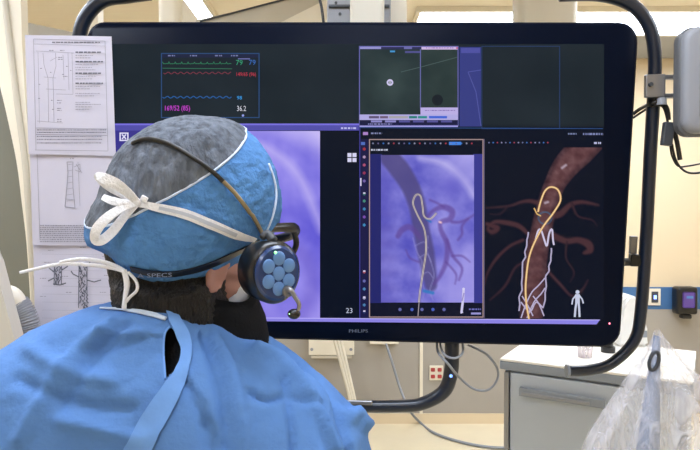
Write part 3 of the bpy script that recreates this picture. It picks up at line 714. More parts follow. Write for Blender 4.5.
# ------------------------------------------------------------------ small monitor at the right edge
t = thing('side_monitor', P(700, 136, 1.36), 'small light grey framed monitor cut off by the right edge', 'monitor')
Rz = Matrix.Rotation(math.radians(-8), 3, 'Z'); Q = P(675, 82, 1.33)
def SM(x, y, z): return Q+V((.021, 0, .006))+Rz @ V((x, y, z))
hh = .118; ww = .30
def rr_(d, y, r=.03): return [SM(x, y, z) for x, z in rrect(d, -hh+d, ww-d, hh-d, r)]
bm = bmesh.new(); rings(bm, [rr_(.012, .0), rr_(.004, .003), rr_(.0, .012), rr_(.0, .022)]); obj('bezel', bm, M['silver'] if 0 else mat('pale_grey_bezel', (142, 145, 153), .45), t, smooth=True, autosmooth=50)
bm = bmesh.new(); rings(bm, [rr_(.002, .0225), rr_(-.004, .028), rr_(-.004, .052), rr_(.01, .062)]); obj('rear_shell', bm, M['dgrey'] if 0 else mat('mid_grey_shell', (92, 94, 98), .5), t, smooth=True, autosmooth=50)
bm = bmesh.new(); prism(bm, [SM(x, -.001, z) for x, z in rrect(.032, -hh+.034, ww-.032, hh-.03, .004)], Rz @ V((0, .0009, 0))); obj('display', bm, M['display'], t)
# bracket on rail
bp = Rl(652, 88)
t = thing('rail_clamp', bp-V((0, 0, .04)), 'silver clamp joining the small side monitor to the right rail', 'clamp')
z0 = bp.z
obj('clamp_block', box(bmesh.new(), bp+V((-.005, -.022, 0)), (.045, .014, .054), Rz, .003), M['silver'], t)
bm = bmesh.new()
for dz in (.022, -.022): box(bm, bp+V((.045, -.016, dz)), (.07, .016, .010), Rz, .002)
box(bm, bp+V((.062, -.014, 0)), (.02, .016, .035), Rz, .002); obj('arm', bm, M['silver'], t)
bm = bmesh.new(); cyl(bm, bp+V((-.018, -.03, .002)), (0, 1, 0), .005, .006, 14); obj('bolt', bm, M['dgrey'], t)
bm = bmesh.new(); cyl(bm, bp+V((.012, -.022, -.036)), (0, 0, 1), .011, .016, 16); obj('knob', bm, M['grey'], t)
t = thing('monitor_cable', P(662, 130, 1.42), 'black cable bundle with connector box drooping under the small side monitor', 'cable')
bm = bmesh.new()
tube(bm, spline([P(633, 114, 1.50), P(640, 109, 1.49), P(650, 104, 1.43), P(660, 102, 1.42), P(667, 108, 1.42), P(669, 120, 1.42)], 8), .0045, 8)
tube(bm, spline([P(633, 118, 1.50), P(642, 112, 1.49), P(652, 106, 1.43), P(662, 106, 1.42), P(666, 114, 1.42), P(668, 124, 1.42)], 8), .003, 8)
tube(bm, spline([P(672, 144, 1.42), P(675, 158, 1.42), P(681, 168, 1.42), P(690, 173, 1.42), P(704, 172, 1.42), P(716, 168, 1.42)], 8), .0028, 8)
tube(bm, spline([P(670, 144, 1.42), P(672, 156, 1.42), P(678, 166, 1.42), P(688, 166, 1.42), P(704, 163, 1.42)], 8), .0022, 8)
tube(bm, spline([P(672, 124, 1.415), P(677, 142, 1.415), P(680, 160, 1.415)], 8), .0055, 8)
obj('cables', bm, M['black'], t, smooth=True)
obj('connector_box', box(bmesh.new(), P(667.5, 134, 1.41), (.024, .016, .055), Matrix.Rotation(.12, 3, 'Y'), .003), M['dgrey'], t)

# ------------------------------------------------------------------ grey drawer cabinet
A0 = P(503, 358, 2.5); zt = A0.z
fx = P(690, 381, 2.15); A1 = V((fx.x, 2.15, zt)); d1_ = (A1-A0); d1_.z = 0; wid = d1_.length; e1 = d1_.normalized(); e2 = V((-e1.y, e1.x, 0))
Rc = Matrix(((e1.x, e2.x, 0), (e1.y, e2.y, 0), (0, 0, 1)))
def CB(x, y, z): return V((A0.x, A0.y, 0)) + e1*x + e2*y + V((0, 0, z))
dep = .55
t = thing('drawer_cabinet', CB(wid/2, dep/2, 0), 'grey steel drawer cabinet with white top standing behind the right rail', 'cabinet')
obj('worktop', box(bmesh.new(), CB(wid/2, dep/2, zt-.005), (wid+.02, dep+.02, .010), Rc, .002), M['cabtop'], t)
obj('edge_trim', box(bmesh.new(), CB(wid/2, dep/2, zt-.028), (wid+.022, dep+.022, .034), Rc, .004), M['cabtrim'], t)
obj('body', box(bmesh.new(), CB(wid/2, dep/2, (zt-.046)/2+.03), (wid-.01, dep-.02, zt-.046-.06), Rc, .004), M['cabinet'], t)
for x in (.018, wid-.018): obj('corner_post', box(bmesh.new(), CB(x, -.002, (zt-.05)/2+.03), (.02, .02, zt-.12), Rc, .002), M['silver'], t)
zd = zt-.05
for k, h in enumerate((.34, .26, .26)):
    d = obj('drawer', box(bmesh.new(), CB(wid/2, .0, zd-h/2), (wid-.07, .024, h-.008), Rc, .003), M['cabinet'], t)
    bm = bmesh.new(); xa, xb = .075, .075+.40
    if k == 0: xb = .40
    zc = zd-.072
    box(bm, CB((xa+xb)/2, -.028, zc), (xb-xa, .012, .034), Rc, .004); box(bm, CB(xa+.008, -.018, zc), (.014, .026, .034), Rc); box(bm, CB(xb-.008, -.018, zc), (.014, .026, .034), Rc)
    obj('handle', bm, M['cabtrim'], d)
    bm = bmesh.new(); box(bm, CB((xa+xb)/2-.02, -.036, zc-.004), ((xb-xa)*.8, .006, .012), Rc, .002); obj('handle_recess', bm, M['grey'], d)
    zd -= h
for x in (.05, wid-.05):
    for y in (.06, dep-.06):
        bm = bmesh.new(); cyl(bm, CB(x, y, .028), e1, .028, .03, 16); obj('castor', bm, M['black'], t, smooth=True, autosmooth=40)
def on_top(px, py):
    d = ray(px, py); return CAM + d*((zt-CAM.z)/d.z)
q = on_top(585, 357)
t = thing('plastic_cup', q, 'low clear plastic cup on the white cabinet top', 'cup')
bm = bmesh.new(); tube(bm, [q+V((0, 0, .002)), q+V((0, 0, .05))], [.028, .032], 24, caps=False); bmesh.ops.solidify(bm, geom=bm.faces[:], thickness=.002); obj('wall', bm, M['clearcup'], t, smooth=True)
bm = bmesh.new(); cyl(bm, q+V((0, 0, .0015)), (0, 0, 1), .028, .003, 24); obj('base', bm, M['clearcup'], t)
q = on_top(608, 352)
t = thing('black_knob', q, 'small black rubber knob on the cabinet top under the screen corner', 'knob')
bm = bmesh.new(); cyl(bm, q+V((0, 0, .012)), (0, 0, 1), .030, .024, 20); obj('base', bm, M['black'], t, smooth=True, autosmooth=40)
bm = bmesh.new(); cyl(bm, q+V((0, 0, .045)), (0, 0, 1), .02, .042, 20); obj('grip', bm, M['black'], t, smooth=True, autosmooth=40)
q = on_top(634, 347)
t = thing('white_device', q, 'white rounded device on the cabinet seen between the screen and the right rail', 'medical device')
bm = bmesh.new(); o = [(-.07, 0), (.07, 0), (.06, .08), (.03, .20), (.0, .235), (-.03, .23), (-.05, .19), (-.062, .08)]
prism(bm, [q+V((x, 0, z+.002)) for x, z in o], (0, .12, 0)); bmesh.ops.bevel(bm, geom=bm.edges[:], offset=.012, segments=3, affect='EDGES'); obj('shell', bm, M['white'], t, smooth=True, autosmooth=50)
obj('side_strip', box(bmesh.new(), q+V((.03, -.006, .06)), (.05, .008, .03), None, .002), M['cabtrim'], t)

# ------------------------------------------------------------------ wall fittings
q = P(684, 300, YW-.06)
t = thing('soap_dispenser', P(684, 315, YW-.02), 'dark wall dispenser with purple window on the blue stripe at right', 'dispenser')
obj('body', box(bmesh.new(), (q.x, YW-.07, q.z), (.155, .10, .21), None, .02), M['dgrey'] if 0 else M['black'], t, smooth=True, autosmooth=40)
obj('window', box(bmesh.new(), (q.x, YW-.125, q.z+.01), (.09, .008, .12), None, .01), M['purple'], t)
obj('white_mark', box(bmesh.new(), (q.x+.005, YW-.1305, q.z+.03), (.05, .003, .02), None, .001), M['cuplight'], t)
obj('nozzle', box(bmesh.new(), (q.x, YW-.08, q.z-.122), (.07, .06, .03), None, .008), M['black'], t)
q = P(654.5, 297, YW-.02)
t = thing('wall_switch', P(654.5, 305, YW-.02), 'beige wall switch plate with small blue control on the blue stripe', 'switch')
obj('plate', box(bmesh.new(), (q.x, YW-.018, q.z), (.095, .010, .13), None, .004), M['offwhite'], t)
obj('control', box(bmesh.new(), (q.x, YW-.026, q.z), (.05, .006, .085), None, .002), M['dgrey'], t)
bm = bmesh.new(); box(bm, (q.x, YW-.031, q.z), (.02, .004, .03)); obj('indicator', bm, M['blueled'], t)
q = P(437.5, 373, YW-.02)
t = thing('wall_outlet', P(437.5, 379, YW-.02), 'wall outlet plate with four red sockets beside the lower rail', 'outlet')
obj('plate', box(bmesh.new(), (q.x-.01, YW-.017, q.z), (.105, .010, .115), None, .004), M['offwhite'], t)
for a in (-1, 1):
    for b_ in (-1, 1): obj('socket', box(bmesh.new(), (q.x-.01+a*.026, YW-.0245, q.z+b_*.026), (.032, .006, .028), None, .006), M['redsocket'], t)
q = P(331.5, 347, YW-.03)
t = thing('wall_box', P(331.5, 356, YW-.02), 'cream rectangular junction box on the wall under the screen centre', 'junction box')
obj('cover', box(bmesh.new(), (q.x, YW-.04, q.z+.03), (.35, .056, .17), None, .006), M['offwhite'], t)
for a in (-1, 1):
    bm = bmesh.new(); cyl(bm, (q.x+a*.15, YW-.069, q.z-.01), (0, 1, 0), .012, .004, 12); obj('screw', bm, M['grey'], t)
obj('bottom_plate', box(bmesh.new(), (q.x, YW-.04, q.z-.07), (.31, .05, .022), None, .004), M['greige'], t)
q = P(384, 340, YW-.03)
t = thing('wall_raceway', P(384, 345, YW-.02), 'short cream cable raceway on the wall right of the junction box', 'raceway')
obj('cover', box(bmesh.new(), (q.x, YW-.04, q.z+.02), (.22, .056, .09), None, .006), M['offwhite'], t)
# cables
t = thing('white_cables', P(345, 405, 4.4), 'bundle of white cables hanging behind the lower rail', 'cable')
for k, (a, b_) in enumerate(((336, 352), (339, 354), (342, 356))):
    bm = bmesh.new(); tube(bm, spline([P(a-4, 330, 4.45), P(a, 345, 4.45), P((a+b_)/2, 375, 4.45), P(b_, 408, 4.45), P(b_+2, 440, 4.45), V((P(b_+2, 440, 4.45).x, 4.45, .014))], 6), .013, 8); obj('cable', bm, M['whitecable'], t, smooth=True)
def floor_pt(px, py):
    d = ray(px, py); q = CAM+d*(-CAM.z/d.z); return q+V((0, 0, .012))
bm = bmesh.new(); tube(bm, spline([P(386, 344, 4.57), P(392, 362, 4.5), P(400, 388, 4.45), P(409, 409, 4.35), floor_pt(420, 424), floor_pt(435, 435), floor_pt(462, 444), floor_pt(490, 449), floor_pt(520, 450)], 8), .010, 8)
tag(obj('floor_cable', bm, M['cable'], smooth=True), 'grey cable running from the wall raceway down across the cream floor', 'cable')
bm = bmesh.new()
Yk = 1.52
tube(bm, spline([P(468, 345, Yk), P(486, 354, Yk), P(497, 368, Yk), P(497, 380, Yk), P(488, 390, Yk), P(474, 389, Yk), P(460, 378, Yk), P(448, 364, Yk-.08), P(438, 352, Yk-.02), P(437, 340, Yk)], 8), .0032, 8)
tube(bm, spline([P(462, 340, Yk), P(463, 352, Yk-.04), P(456, 358, Yk-.08), P(446, 356, Yk-.06), P(441, 348, Yk-.02), P(440, 340, Yk)], 8), .0030, 8)
tag(obj('looped_cable', bm, M['cable'], smooth=True), 'grey cable looping out under the screen around the lower rail', 'cable')

# ------------------------------------------------------------------ plastic draped pole, lower right
Yd = 1.15
apex = P(657, 331, Yd)
t = thing('draped_pole', V((P(650, 400, Yd).x, Yd, 0)), 'clear plastic sheet draped over a grey pole in the lower right corner', 'draped equipment')
bm = bmesh.new(); N = 96; rows = 22; Rr = []
for j in range(rows+1):
    f = j/rows; z = apex.z-f*.42
    a = (f*.42)/((450-331)/600*Yd)
    cx = apex.x + a*(P(683, 450, Yd).x-P(657, 450, Yd).x); rad = a*(P(683, 450, Yd).x-P(604, 450, Yd).x)
    ring = []
    for k in range(N):
        th = 2*math.pi*k/N
        fold = 1+.16*math.sin(th*7+1.2*math.sin(3*f+th))*min(1, f*2.4)+.06*math.sin(th*17+4*f)+.07*noise.noise(V((math.cos(th)*2, math.sin(th)*2, f*5)))
        rr2 = max(.004, rad*fold)
        ring.append(V((cx+rr2*math.cos(th), Yd+.02*f+rr2*.8*math.sin(th), z+.004*math.sin(th*7))))
    Rr.append(ring)
rings(bm, Rr, caps=False); bm.faces.new([v for v in bm.verts[:N]][::-1]) if 0 else None
o = obj('plastic_sheet', bm, M['film'], t, smooth=True)
bm = bmesh.new(); tube(bm, [P(657, 336, Yd), P(648, 450, Yd), V((P(648, 450, Yd).x, Yd, .05))], [.006, .021, .021], 16); obj('pole', bm, mat('blue_grey_steel', (108, 120, 144), .4), t, smooth=True)
bm = bmesh.new(); ringp = [P(654+4.5*math.cos(a)-2*math.sin(a), 361+9*math.sin(a), Yd-.03) for a in [2*math.pi*k/24 for k in range(24)]]
tube(bm, ringp, .0035, 8, closed=True); obj('ring', bm, M['dgrey'], t, smooth=True)
bm = bmesh.new(); q = V((P(648, 450, Yd).x, Yd, 0))
for k in range(5):
    a = 2*math.pi*k/5+.3; tube(bm, [q+V((0, 0, .06)), q+V((.26*math.cos(a), .26*math.sin(a), .03))], [.018, .012], 10); sphere(bm, q+V((.26*math.cos(a), .26*math.sin(a), .022)), (.02, .02, .02), seg=12, rn=8)
obj('foot', bm, M['dgrey'], t, smooth=True)

# ------------------------------------------------------------------ the person
YT = .77; YH = .80
body_o = thing('person', V((P(165, 400, YT).x, YT, 0)), 'person in blue gown and grey and blue surgical cap seen from behind, facing the screen', 'person')
TH = math.radians(35)
Hc = P(190, 225, YH)
HR = V((math.cos(TH), -math.sin(TH), -.10)).normalized(); HF = V((math.sin(TH), math.cos(TH), -.22)); HF = (HF-HR*HF.dot(HR)).normalized(); HU = HR.cross(HF)
RH = Matrix((HR, HF, HU)).transposed()
def HD(r, f, u): return Hc+HR*r+HF*f+HU*u
def xat(px, Y=YT): return (px-350)/FPX*Y
def zat(py, Y=YT): return P(350, py, Y).z
def torso(bm, grow=0, down=None):
    tab = [(302, 104, 196, .070), (308, 84, 208, .084), (317, 57, 228, .092), (331, 31, 247, .098), (342, 14, 268, .108), (354, -4, 286, .118), (366, -20, 303, .125), (385, -38, 326, .132), (404, -50, 346, .138), (426, -60, 365, .142), (450, -62, 367, .145)]
    rs = []; zl = []
    for py, a, b_, ry in tab: zl.append((zat(py), xat(a), xat(b_), ry))
    xc = (zl[-1][1]+zl[-1][2])/2
    for z, hw, ry in ((1.15, .27, .15), (1.02, .23, .15), (.92, .225, .155)): zl.append((z, xc-hw, xc+hw, ry))
    if down:
        for z, hw, ry in down: zl.append((z, xc-hw, xc+hw, ry))
    n = 64
    for z, a, b_, ry in zl:
        hw = (b_-a)/2+grow; c = (a+b_)/2; ry = ry+grow; e = .82
        ring = []
        for k in range(n):
            th = 2*math.pi*k/n; cs, sn = math.cos(th), math.sin(th)
            ring.append(V((c+hw*math.copysign(abs(cs)**e, cs), YT+ry*math.copysign(abs(sn)**e, sn), z+grow*.5)))
        rs.append(ring)
    rings(bm, rs); return zl
# --- body: one continuous figure
bm = bmesh.new()
zl = torso(bm, -.034)
xc = (zl[10][1]+zl[10][2])/2
sphere(bm, HD(0, -.012, .025), (.070, .082, .086), RH); sphere(bm, HD(0, .035, -.045), (.057, .060, .082), RH)
sphere(bm, HD(0, .095, -.035), (.013, .018, .024), RH, 12, 8); sphere(bm, HD(0, .072, -.115), (.026, .024, .02), RH, 12, 8)
sphere(bm, HD(.045, .045, -.075), (.022, .03, .03), RH, 12, 8); sphere(bm, HD(-.045, .045, -.075), (.022, .03, .03), RH, 12, 8)
tube(bm, [HD(0, -.03, -.03), HD(0, -.03, -.09), V((xat(195, .80), .80, zat(312, .80))), V((xat(185), .78, zat(340)))], [.044, .042, .044, .060], 20)
for sgn in (-1, 1):
    e = HD(sgn*.077, -.012, -.045)
    tube(bm, [e+HF*.018*math.cos(a)*.8+HU*.032*math.sin(a)+HR*sgn*.005 for a in [2*math.pi*k/20 for k in range(20)]], .0045, 8, closed=True)
    sphere(bm, e, (.006, .014, .026), RH, 12, 8)
    sh = V((xc+sgn*.200, YT, 1.31)); el = V((xc+sgn*.255, YT+.06, 1.07)); wr = V((xc+sgn*.10, YT+.285, 1.10))
    tube(bm, spline([sh, (sh+el)/2, el], 4), [.055, .048, .040], 16); tube(bm, spline([el, (el+wr)/2, wr], 4), [.040, .036, .027], 16)
    tube(bm, [V((xc+sgn*.09, YT, .95)), V((xc+sgn*.105, YT+.01, .50)), V((xc+sgn*.11, YT-.01, .09))], [.085, .058, .040], 18)
    tube(bm, [V((xc+sgn*.11, YT-.04, .045)), V((xc+sgn*.12, YT+.15, .035))], [.04, .032], 14)
    # hand
    d = (wr-el).normalized(); up = V((0, 0, 1)); sd = d.cross(up).normalized()*(-sgn)   # towards the thumb side
    tube(bm, [wr, wr+d*.04, wr+d*.085], [.026, .034, .030], 14)
    for k, L in enumerate((.066, .076, .071, .056)):
        b0 = wr+d*.075+up*(.024-.016*k)
        tube(bm, spline([b0, b0+d*L*.4, b0+d*L*.72+sd*L*.28, b0+d*L*.8+sd*L*.62], 3), [.0095, .0092, .0085, .0072], 10)
    b0 = wr+d*.025+up*.022
    tube(bm, spline([b0, b0+up*.025+d*.02, b0+up*.035+d*.045+sd*.012], 3), [.012, .0105, .0085], 10)
me = fuse(bm, .005, 3)
body = obj('body', me, M['skin'], body_o, smooth=True)

# shirt visible in the gown opening
bm = bmesh.new(); torso(bm, -.022, None); obj('black_shirt', bm, M['softblack'], body_o, smooth=True)
# trousers and shoes
bm = bmesh.new()
for sgn in (-1, 1): tube(bm, [V((xc+sgn*.09, YT, .90)), V((xc+sgn*.105, YT+.01, .50)), V((xc+sgn*.11, YT-.01, .11))], [.108, .082, .070], 24)
obj('trousers', bm, M['trouser'], body_o, smooth=True)
for sgn in (-1, 1):
    bm = bmesh.new(); tube(bm, spline([V((xc+sgn*.11, YT-.10, .052)), V((xc+sgn*.11, YT-.03, .056)), V((xc+sgn*.118, YT+.08, .048)), V((xc+sgn*.125, YT+.20, .042))], 5), [.03, .05, .048, .026], 16)
    obj('shoe', bm, M['black'], body_o, smooth=True)

# --- gown
bm = bmesh.new()
zl = torso(bm, 0, [(.75, .26, .17), (.5, .29, .19), (.35, .30, .20)])
for sgn in (-1, 1):
    sh = V((xc+sgn*.206, YT, 1.335)); el = V((xc+sgn*.265, YT+.06, 1.07)); wr = V((xc+sgn*.115, YT+.26, 1.10))
    tube(bm, spline([sh, (sh+el)/2, el], 4), [.072, .070, .066], 20); tube(bm, spline([el, (el+wr)/2, wr], 4), [.066, .060, .045], 20)
me = fuse(bm, .006, 8)
# real folds
creases = [  # (points in the picture frame, width px, height m: + ridge, - valley)
    ([(110, 322), (76, 352), (40, 400), (20, 440)], 9, .0035), ([(128, 322), (95, 355), (60, 410)], 7, -.003),
    ([(100, 330), (130, 333), (160, 332)], 5, .003), ([(205, 335), (214, 362), (222, 400), (226, 450)], 7, -.004), ([(216, 338), (232, 368), (240, 400), (244, 450)], 7, .004),
    ([(262, 342), (285, 348), (318, 380), (340, 415), (352, 450)], 4, -.006), ([(255, 348), (280, 360), (308, 392), (326, 425), (338, 450)], 7, .006),
    ([(284, 375), (290, 395), (292, 420), (293, 450)], 3.5, -.004), ([(291, 392), (268, 400), (250, 392)], 3.5, -.0035), ([(291, 394), (320, 406)], 3.5, -.003),
    ([(30, 350), (70, 372), (110, 380)], 10, .003), ([(20, 380), (70, 402), (130, 410)], 8, -.003), ([(160, 330), (120, 345), (85, 350)], 5, -.002),
    ([(205, 420), (212, 435), (214, 452)], 5, -.004), ([(183, 380), (200, 410), (205, 450)], 6, -.003), ([(60, 420), (110, 432), (140, 440)], 8, .003),
    ([(310, 372), (330, 400), (352, 420)], 6, .004), ([(352, 412), (364, 424), (372, 428)], 5, .006)]
cre = [(sp2(p, 3), w, h) for p, w, h in creases]
n = len(me.vertices); co = np.empty(n*3); me.vertices.foreach_get('co', co); co = co.reshape(-1, 3)
no = np.empty(n*3); me.vertices.foreach_get('normal', no) if hasattr(me.vertices[0], 'normal') else None; no = no.reshape(-1, 3)
rel = co-np.array(CAM); dp = rel@np.array(FW); PX = 350+FPX*rel[:, 0]/dp; PY = 225-FPX*(rel@np.array(UP))/dp
front = (no[:, 1] < .25) & (co[:, 1] < YT+.03)
disp = np.zeros(n)
for q, w, h in cre:
    w = w*.72; d = dpoly(PX, PY, q, [0]*len(q)); disp += np.where(front, 2.3*h*np.exp(-(np.maximum(d, 0)/w)**2), 0)
for i in range(n):
    v = V(co[i]); disp[i] += .0032*noise.fractal(V((v.x*11, v.y*8, v.z*6)), 1, 2, 4)-.0028*abs(noise.noise(V((v.x*20+5, v.y*9, v.z*9))))+.0007*noise.noise(v*70)
disp = np.clip(disp, -.011, .014)
co += no*disp[:, None]
me.vertices.foreach_set('co', co.ravel()); me.update()
# opening at the back: cut the slit out of the cloth
slit = [(164, 331), (170, 328), (176, 330), (183, 344), (186, 352), (183, 361), (174, 371), (166, 378), (164.5, 360)]
def inpoly(x, y, poly):
    c = False; j = len(poly)-1
    for i in range(len(poly)):
        xi, yi = poly[i]; xj, yj = poly[j]
        if (yi > y) != (yj > y) and x < (xj-xi)*(y-yi)/(yj-yi)+xi: c = not c
        j = i
    return c
bm = bmesh.new(); bm.from_mesh(me); bpy.data.meshes.remove(me)
bm.normal_update()
def pxof(p):
    r = p-CAM; d = r.dot(FW); return 350+FPX*r.x/d, 225-FPX*r.dot(UP)/d
near = [f for f in bm.faces if f.normal.y < 0 and f.calc_center_median().y < YT and 150 < pxof(f.calc_center_median())[0] < 200 and 318 < pxof(f.calc_center_median())[1] < 390]
bmesh.ops.subdivide_edges(bm, edges=list({e for f in near for e in f.edges}), cuts=3, use_grid_fill=True)
bm.normal_update()
gbv = BVHTree.FromBMesh(bm)
def cast(bv, px, py, off=0.0):
    d = ray(px, py).normalized(); h, nn, _, _ = bv.ray_cast(CAM, d)
    if h is None: h, nn, _, _ = bv.find_nearest(P(px, py, .72))
    if nn.dot(d) > 0: nn = -nn
    return h+nn*off, nn
kill = [f for f in bm.faces if f.normal.y < .2 and f.calc_center_median().y < YT and inpoly(*pxof(f.calc_center_median()), slit)]
bmesh.ops.delete(bm, geom=kill, context='FACES')
gown = obj('gown', bm, M['gown'], body_o, smooth=True)

def band(bv, pts, widths, off, th=.001, n=4, fillet=0, lateral=None):
    """a cloth strip lying on a surface, following picture points"""
    q = sp2(pts, n); w = wv(widths, len(q)); C = [cast(bv, x, y, off) for x, y in q]
    L = []; 
    bm = bmesh.new(); prev = None; m = 4
    for i, (p, nn) in enumerate(C):
        a = C[max(i-1, 0)][0]; b_ = C[min(i+1, len(C)-1)][0]; t = (b_-a).normalized(); s_ = t.cross(nn).normalized()
        hw = w[i]/FPX*.72/2
        row = []
        for k in range(m+1):
            u = -1+2*k/m; pt = p+s_*hw*u; h, n2, _, _ = bv.find_nearest(pt)
            if h is not None and (h-pt).length < .02:
                if n2.dot(nn) < 0: n2 = -n2
                pt = h+n2*off
            row.append((pt, pt-nn*th))
        L.append(row)
    F = [[bm.verts.new(x[0]) for x in r] for r in L]; B = [[bm.verts.new(x[1]) for x in r] for r in L]
    for i in range(len(L)-1):
        for k in range(m):
            bm.faces.new((F[i][k], F[i+1][k], F[i+1][k+1], F[i][k+1])); bm.faces.new((B[i][k], B[i][k+1], B[i+1][k+1], B[i+1][k]))
        bm.faces.new((F[i][0], B[i][0], B[i+1][0], F[i+1][0])); bm.faces.new((F[i][m], F[i+1][m], B[i+1][m], B[i][m]))
    for i in (0, len(L)-1):
        for k in range(m): bm.faces.new((F[i][k], F[i][k+1], B[i][k+1], B[i][k]))
    return bm
obj('folded_edge', band(gbv, [(169, 309), (175, 322), (183, 337), (186, 350), (184, 364), (174, 386), (161, 408), (148, 430), (134, 458)], [9, 12, 13, 10, 10, 17, 21, 22, 22], .004, .0015), M['gownedge'], body_o, smooth=True, autosmooth=50, label='lighter blue folded edge of the gown opening')
obj('slit_hem', band(gbv, [(170, 327), (164.5, 334), (163.5, 352), (164.5, 366), (165.5, 380)], [2, 2], .0015, .001), M['gownedge'], body_o, smooth=True)
obj('neckline_binding', band(gbv, [(100, 309.5), (125, 311), (150, 315), (166, 320)], [2.5, 5, 6, 4], .003, .0015), M['piping'], body_o, smooth=True)

# --- black collar
bm = bmesh.new(); rs = []
for py, a, b_, ry, yc in ((296, 176, 250, .050, .79), (304, 168, 259, .058, .79), (318, 160, 265, .064, .79), (336, 152, 268, .070, .79), (350, 145, 270, .070, .79)):
    rs.append([V(((xat(a, yc)+xat(b_, yc))/2+(xat(b_, yc)-xat(a, yc))/2*math.cos(q), yc+ry*math.sin(q), zat(py, yc)+.004*math.sin(q*3))) for q in [2*math.pi*k/40 for k in range(40)]])
rings(bm, rs, caps=False); bmesh.ops.solidify(bm, geom=bm.faces[:], thickness=.003); obj('collar', bm, M['softblack'], body_o, smooth=True)
# --- hair
bm = bmesh.new()
def puff(bm, outline, ctr, Y, dep, shrink=1.0, NA=96, NT=40, pw=.7):
    q = sp2(outline+[outline[0]], 4)[:-1]
    an = np.array([math.atan2(ctr[1]-y, x-ctr[0]) for x, y in q]); ra = np.array([math.hypot(x-ctr[0], ctr[1]-y) for x, y in q])
    k = np.argsort(an); an, ra = an[k], ra[k]; an = np.concatenate([an-2*math.pi, an, an+2*math.pi]); ra = np.tile(ra, 3)
    c = P(ctr[0], ctr[1], Y); rs = []
    for j in range(1, NT):
        t_ = math.pi*j/NT; s_ = math.sin(t_)**pw
        rs.append([c+V((math.cos(a)*s_*float(np.interp(a, an, ra))/FPX*Y*shrink, -math.cos(t_)*dep, math.sin(a)*s_*float(np.interp(a, an, ra))/FPX*Y*shrink)) for a in [-math.pi+2*math.pi*i/NA for i in range(NA)]])
    return rings(bm, rs)
puff(bm, [(110, 240), (113, 262), (117, 285), (119, 300), (128, 314), (165, 324), (205, 334), (228, 334), (236, 322), (232, 304), (229, 286), (229, 268), (228, 250), (210, 190), (170, 175), (130, 190)], (180, 262), .80, .086, .985, pw=.6)
puff(bm, [(120, 274), (119, 290), (122, 303), (138, 310), (165, 315), (200, 324), (228, 328), (234, 318), (232, 304), (229, 288), (226, 276), (200, 276), (150, 276)], (178, 296), .79, .088, .97, pw=.5)
me = fuse(bm, .004, 2)
n = len(me.vertices)
for v in me.vertices: v.co += v.normal*(.0012*math.sin(v.co.x*900+30*noise.noise(v.co*30)))
obj('hair', me, M['hair'], body_o, smooth=True)

# --- cap: a puffed shell following the head
outl = [(86, 240), (85, 228), (90, 212), (98, 196), (103, 178), (113, 160), (131, 139), (155, 124), (185, 117.5), (215, 118), (235, 123), (251, 134), (266, 151), (276, 170), (281, 190), (282, 207), (278, 224), (268, 240), (250, 254), (238, 264), (217, 277), (196, 284), (172, 289), (150, 287), (130, 278), (112, 262), (98, 254), (90, 250)]
Cp = (190, 205); Yc = YH
ol = sp2(outl+[outl[0]], 4)[:-1]
_t = np.linspace(.3, math.pi-.3, 200)
ang = np.array([math.atan2(Cp[1]-y, x-Cp[0]) for x, y in ol]); rad = np.array([math.hypot(x-Cp[0], Cp[1]-y) for x, y in ol])
o_ = np.argsort(ang); ang, rad = ang[o_], rad[o_]; ang = np.concatenate([ang-2*math.pi, ang, ang+2*math.pi]); rad = np.tile(rad, 3)
bm = bmesh.new(); NA, NT = 220, 90; c0 = P(Cp[0], Cp[1], Yc); grid = []
RAD = []; _Y = Yc-np.cos(_t)*.118
for i in range(NA):                      # true radius of the puffed shell for each direction
    a = -math.pi+2*math.pi*i/NA; tg = float(np.interp(a, ang, rad)); R_ = tg/FPX*Yc
    dn = max(0, -math.sin(a)-.15)/.85; pw = .85-.5*dn**.6 if dn > 0 else .85
    for _ in range(6):
        sx = np.sin(_t)**pw*R_
        e = ((c0.x+sx*math.cos(a))/_Y-c0.x/Yc)*FPX*math.cos(a)+((c0.z-CAMZ+sx*math.sin(a))/_Y-(c0.z-CAMZ)/Yc)*FPX*math.sin(a)
        R_ *= tg/float(e.max())
    RAD.append((R_, pw))
for j in range(1, NT):
    t_ = math.pi*j/NT; row = []
    for i in range(NA):
        a = -math.pi+2*math.pi*i/NA; R_, pw = RAD[i]; s_ = math.sin(t_)**pw; yy = -math.cos(t_)*.118
        p = c0+V((math.cos(a)*R_*s_, yy, math.sin(a)*R_*s_))
        row.append(bm.verts.new(p))
    grid.append(row)
for A_, B_ in zip(grid, grid[1:]):
    for i in range(NA): bm.faces.new((A_[i], A_[(i+1) % NA], B_[(i+1) % NA], B_[i]))
top_ = bm.verts.new(c0+V((0, -.118, 0))); bot_ = bm.verts.new(c0+V((0, .118, 0)))
for i in range(NA): bm.faces.new((top_, grid[0][(i+1) % NA], grid[0][i])); bm.faces.new((grid[-1][i], grid[-1][(i+1) % NA], bot_))
bmesh.ops.recalc_face_normals(bm, faces=bm.faces); bm.normal_update()
cap0 = BVHTree.FromBMesh(bm)
for v in bm.verts:
    p = v.co; v.co = p+v.normal*(.0016*noise.fractal(p*22, 1, 2, 3)-.0022*abs(noise.noise(V((p.x*50+3, p.y*50, p.z*75))))-.0014*abs(noise.noise(V((p.x*110, p.y*110, p.z*130))))+.0006)
s1, s2, s3 = [cast(cap0, *q)[0] for q in ((246, 134), (203, 178), (97, 228))]
nC = (s2-s1).cross(s3-s1).normalized()
if nC.z < 0: nC = -nC
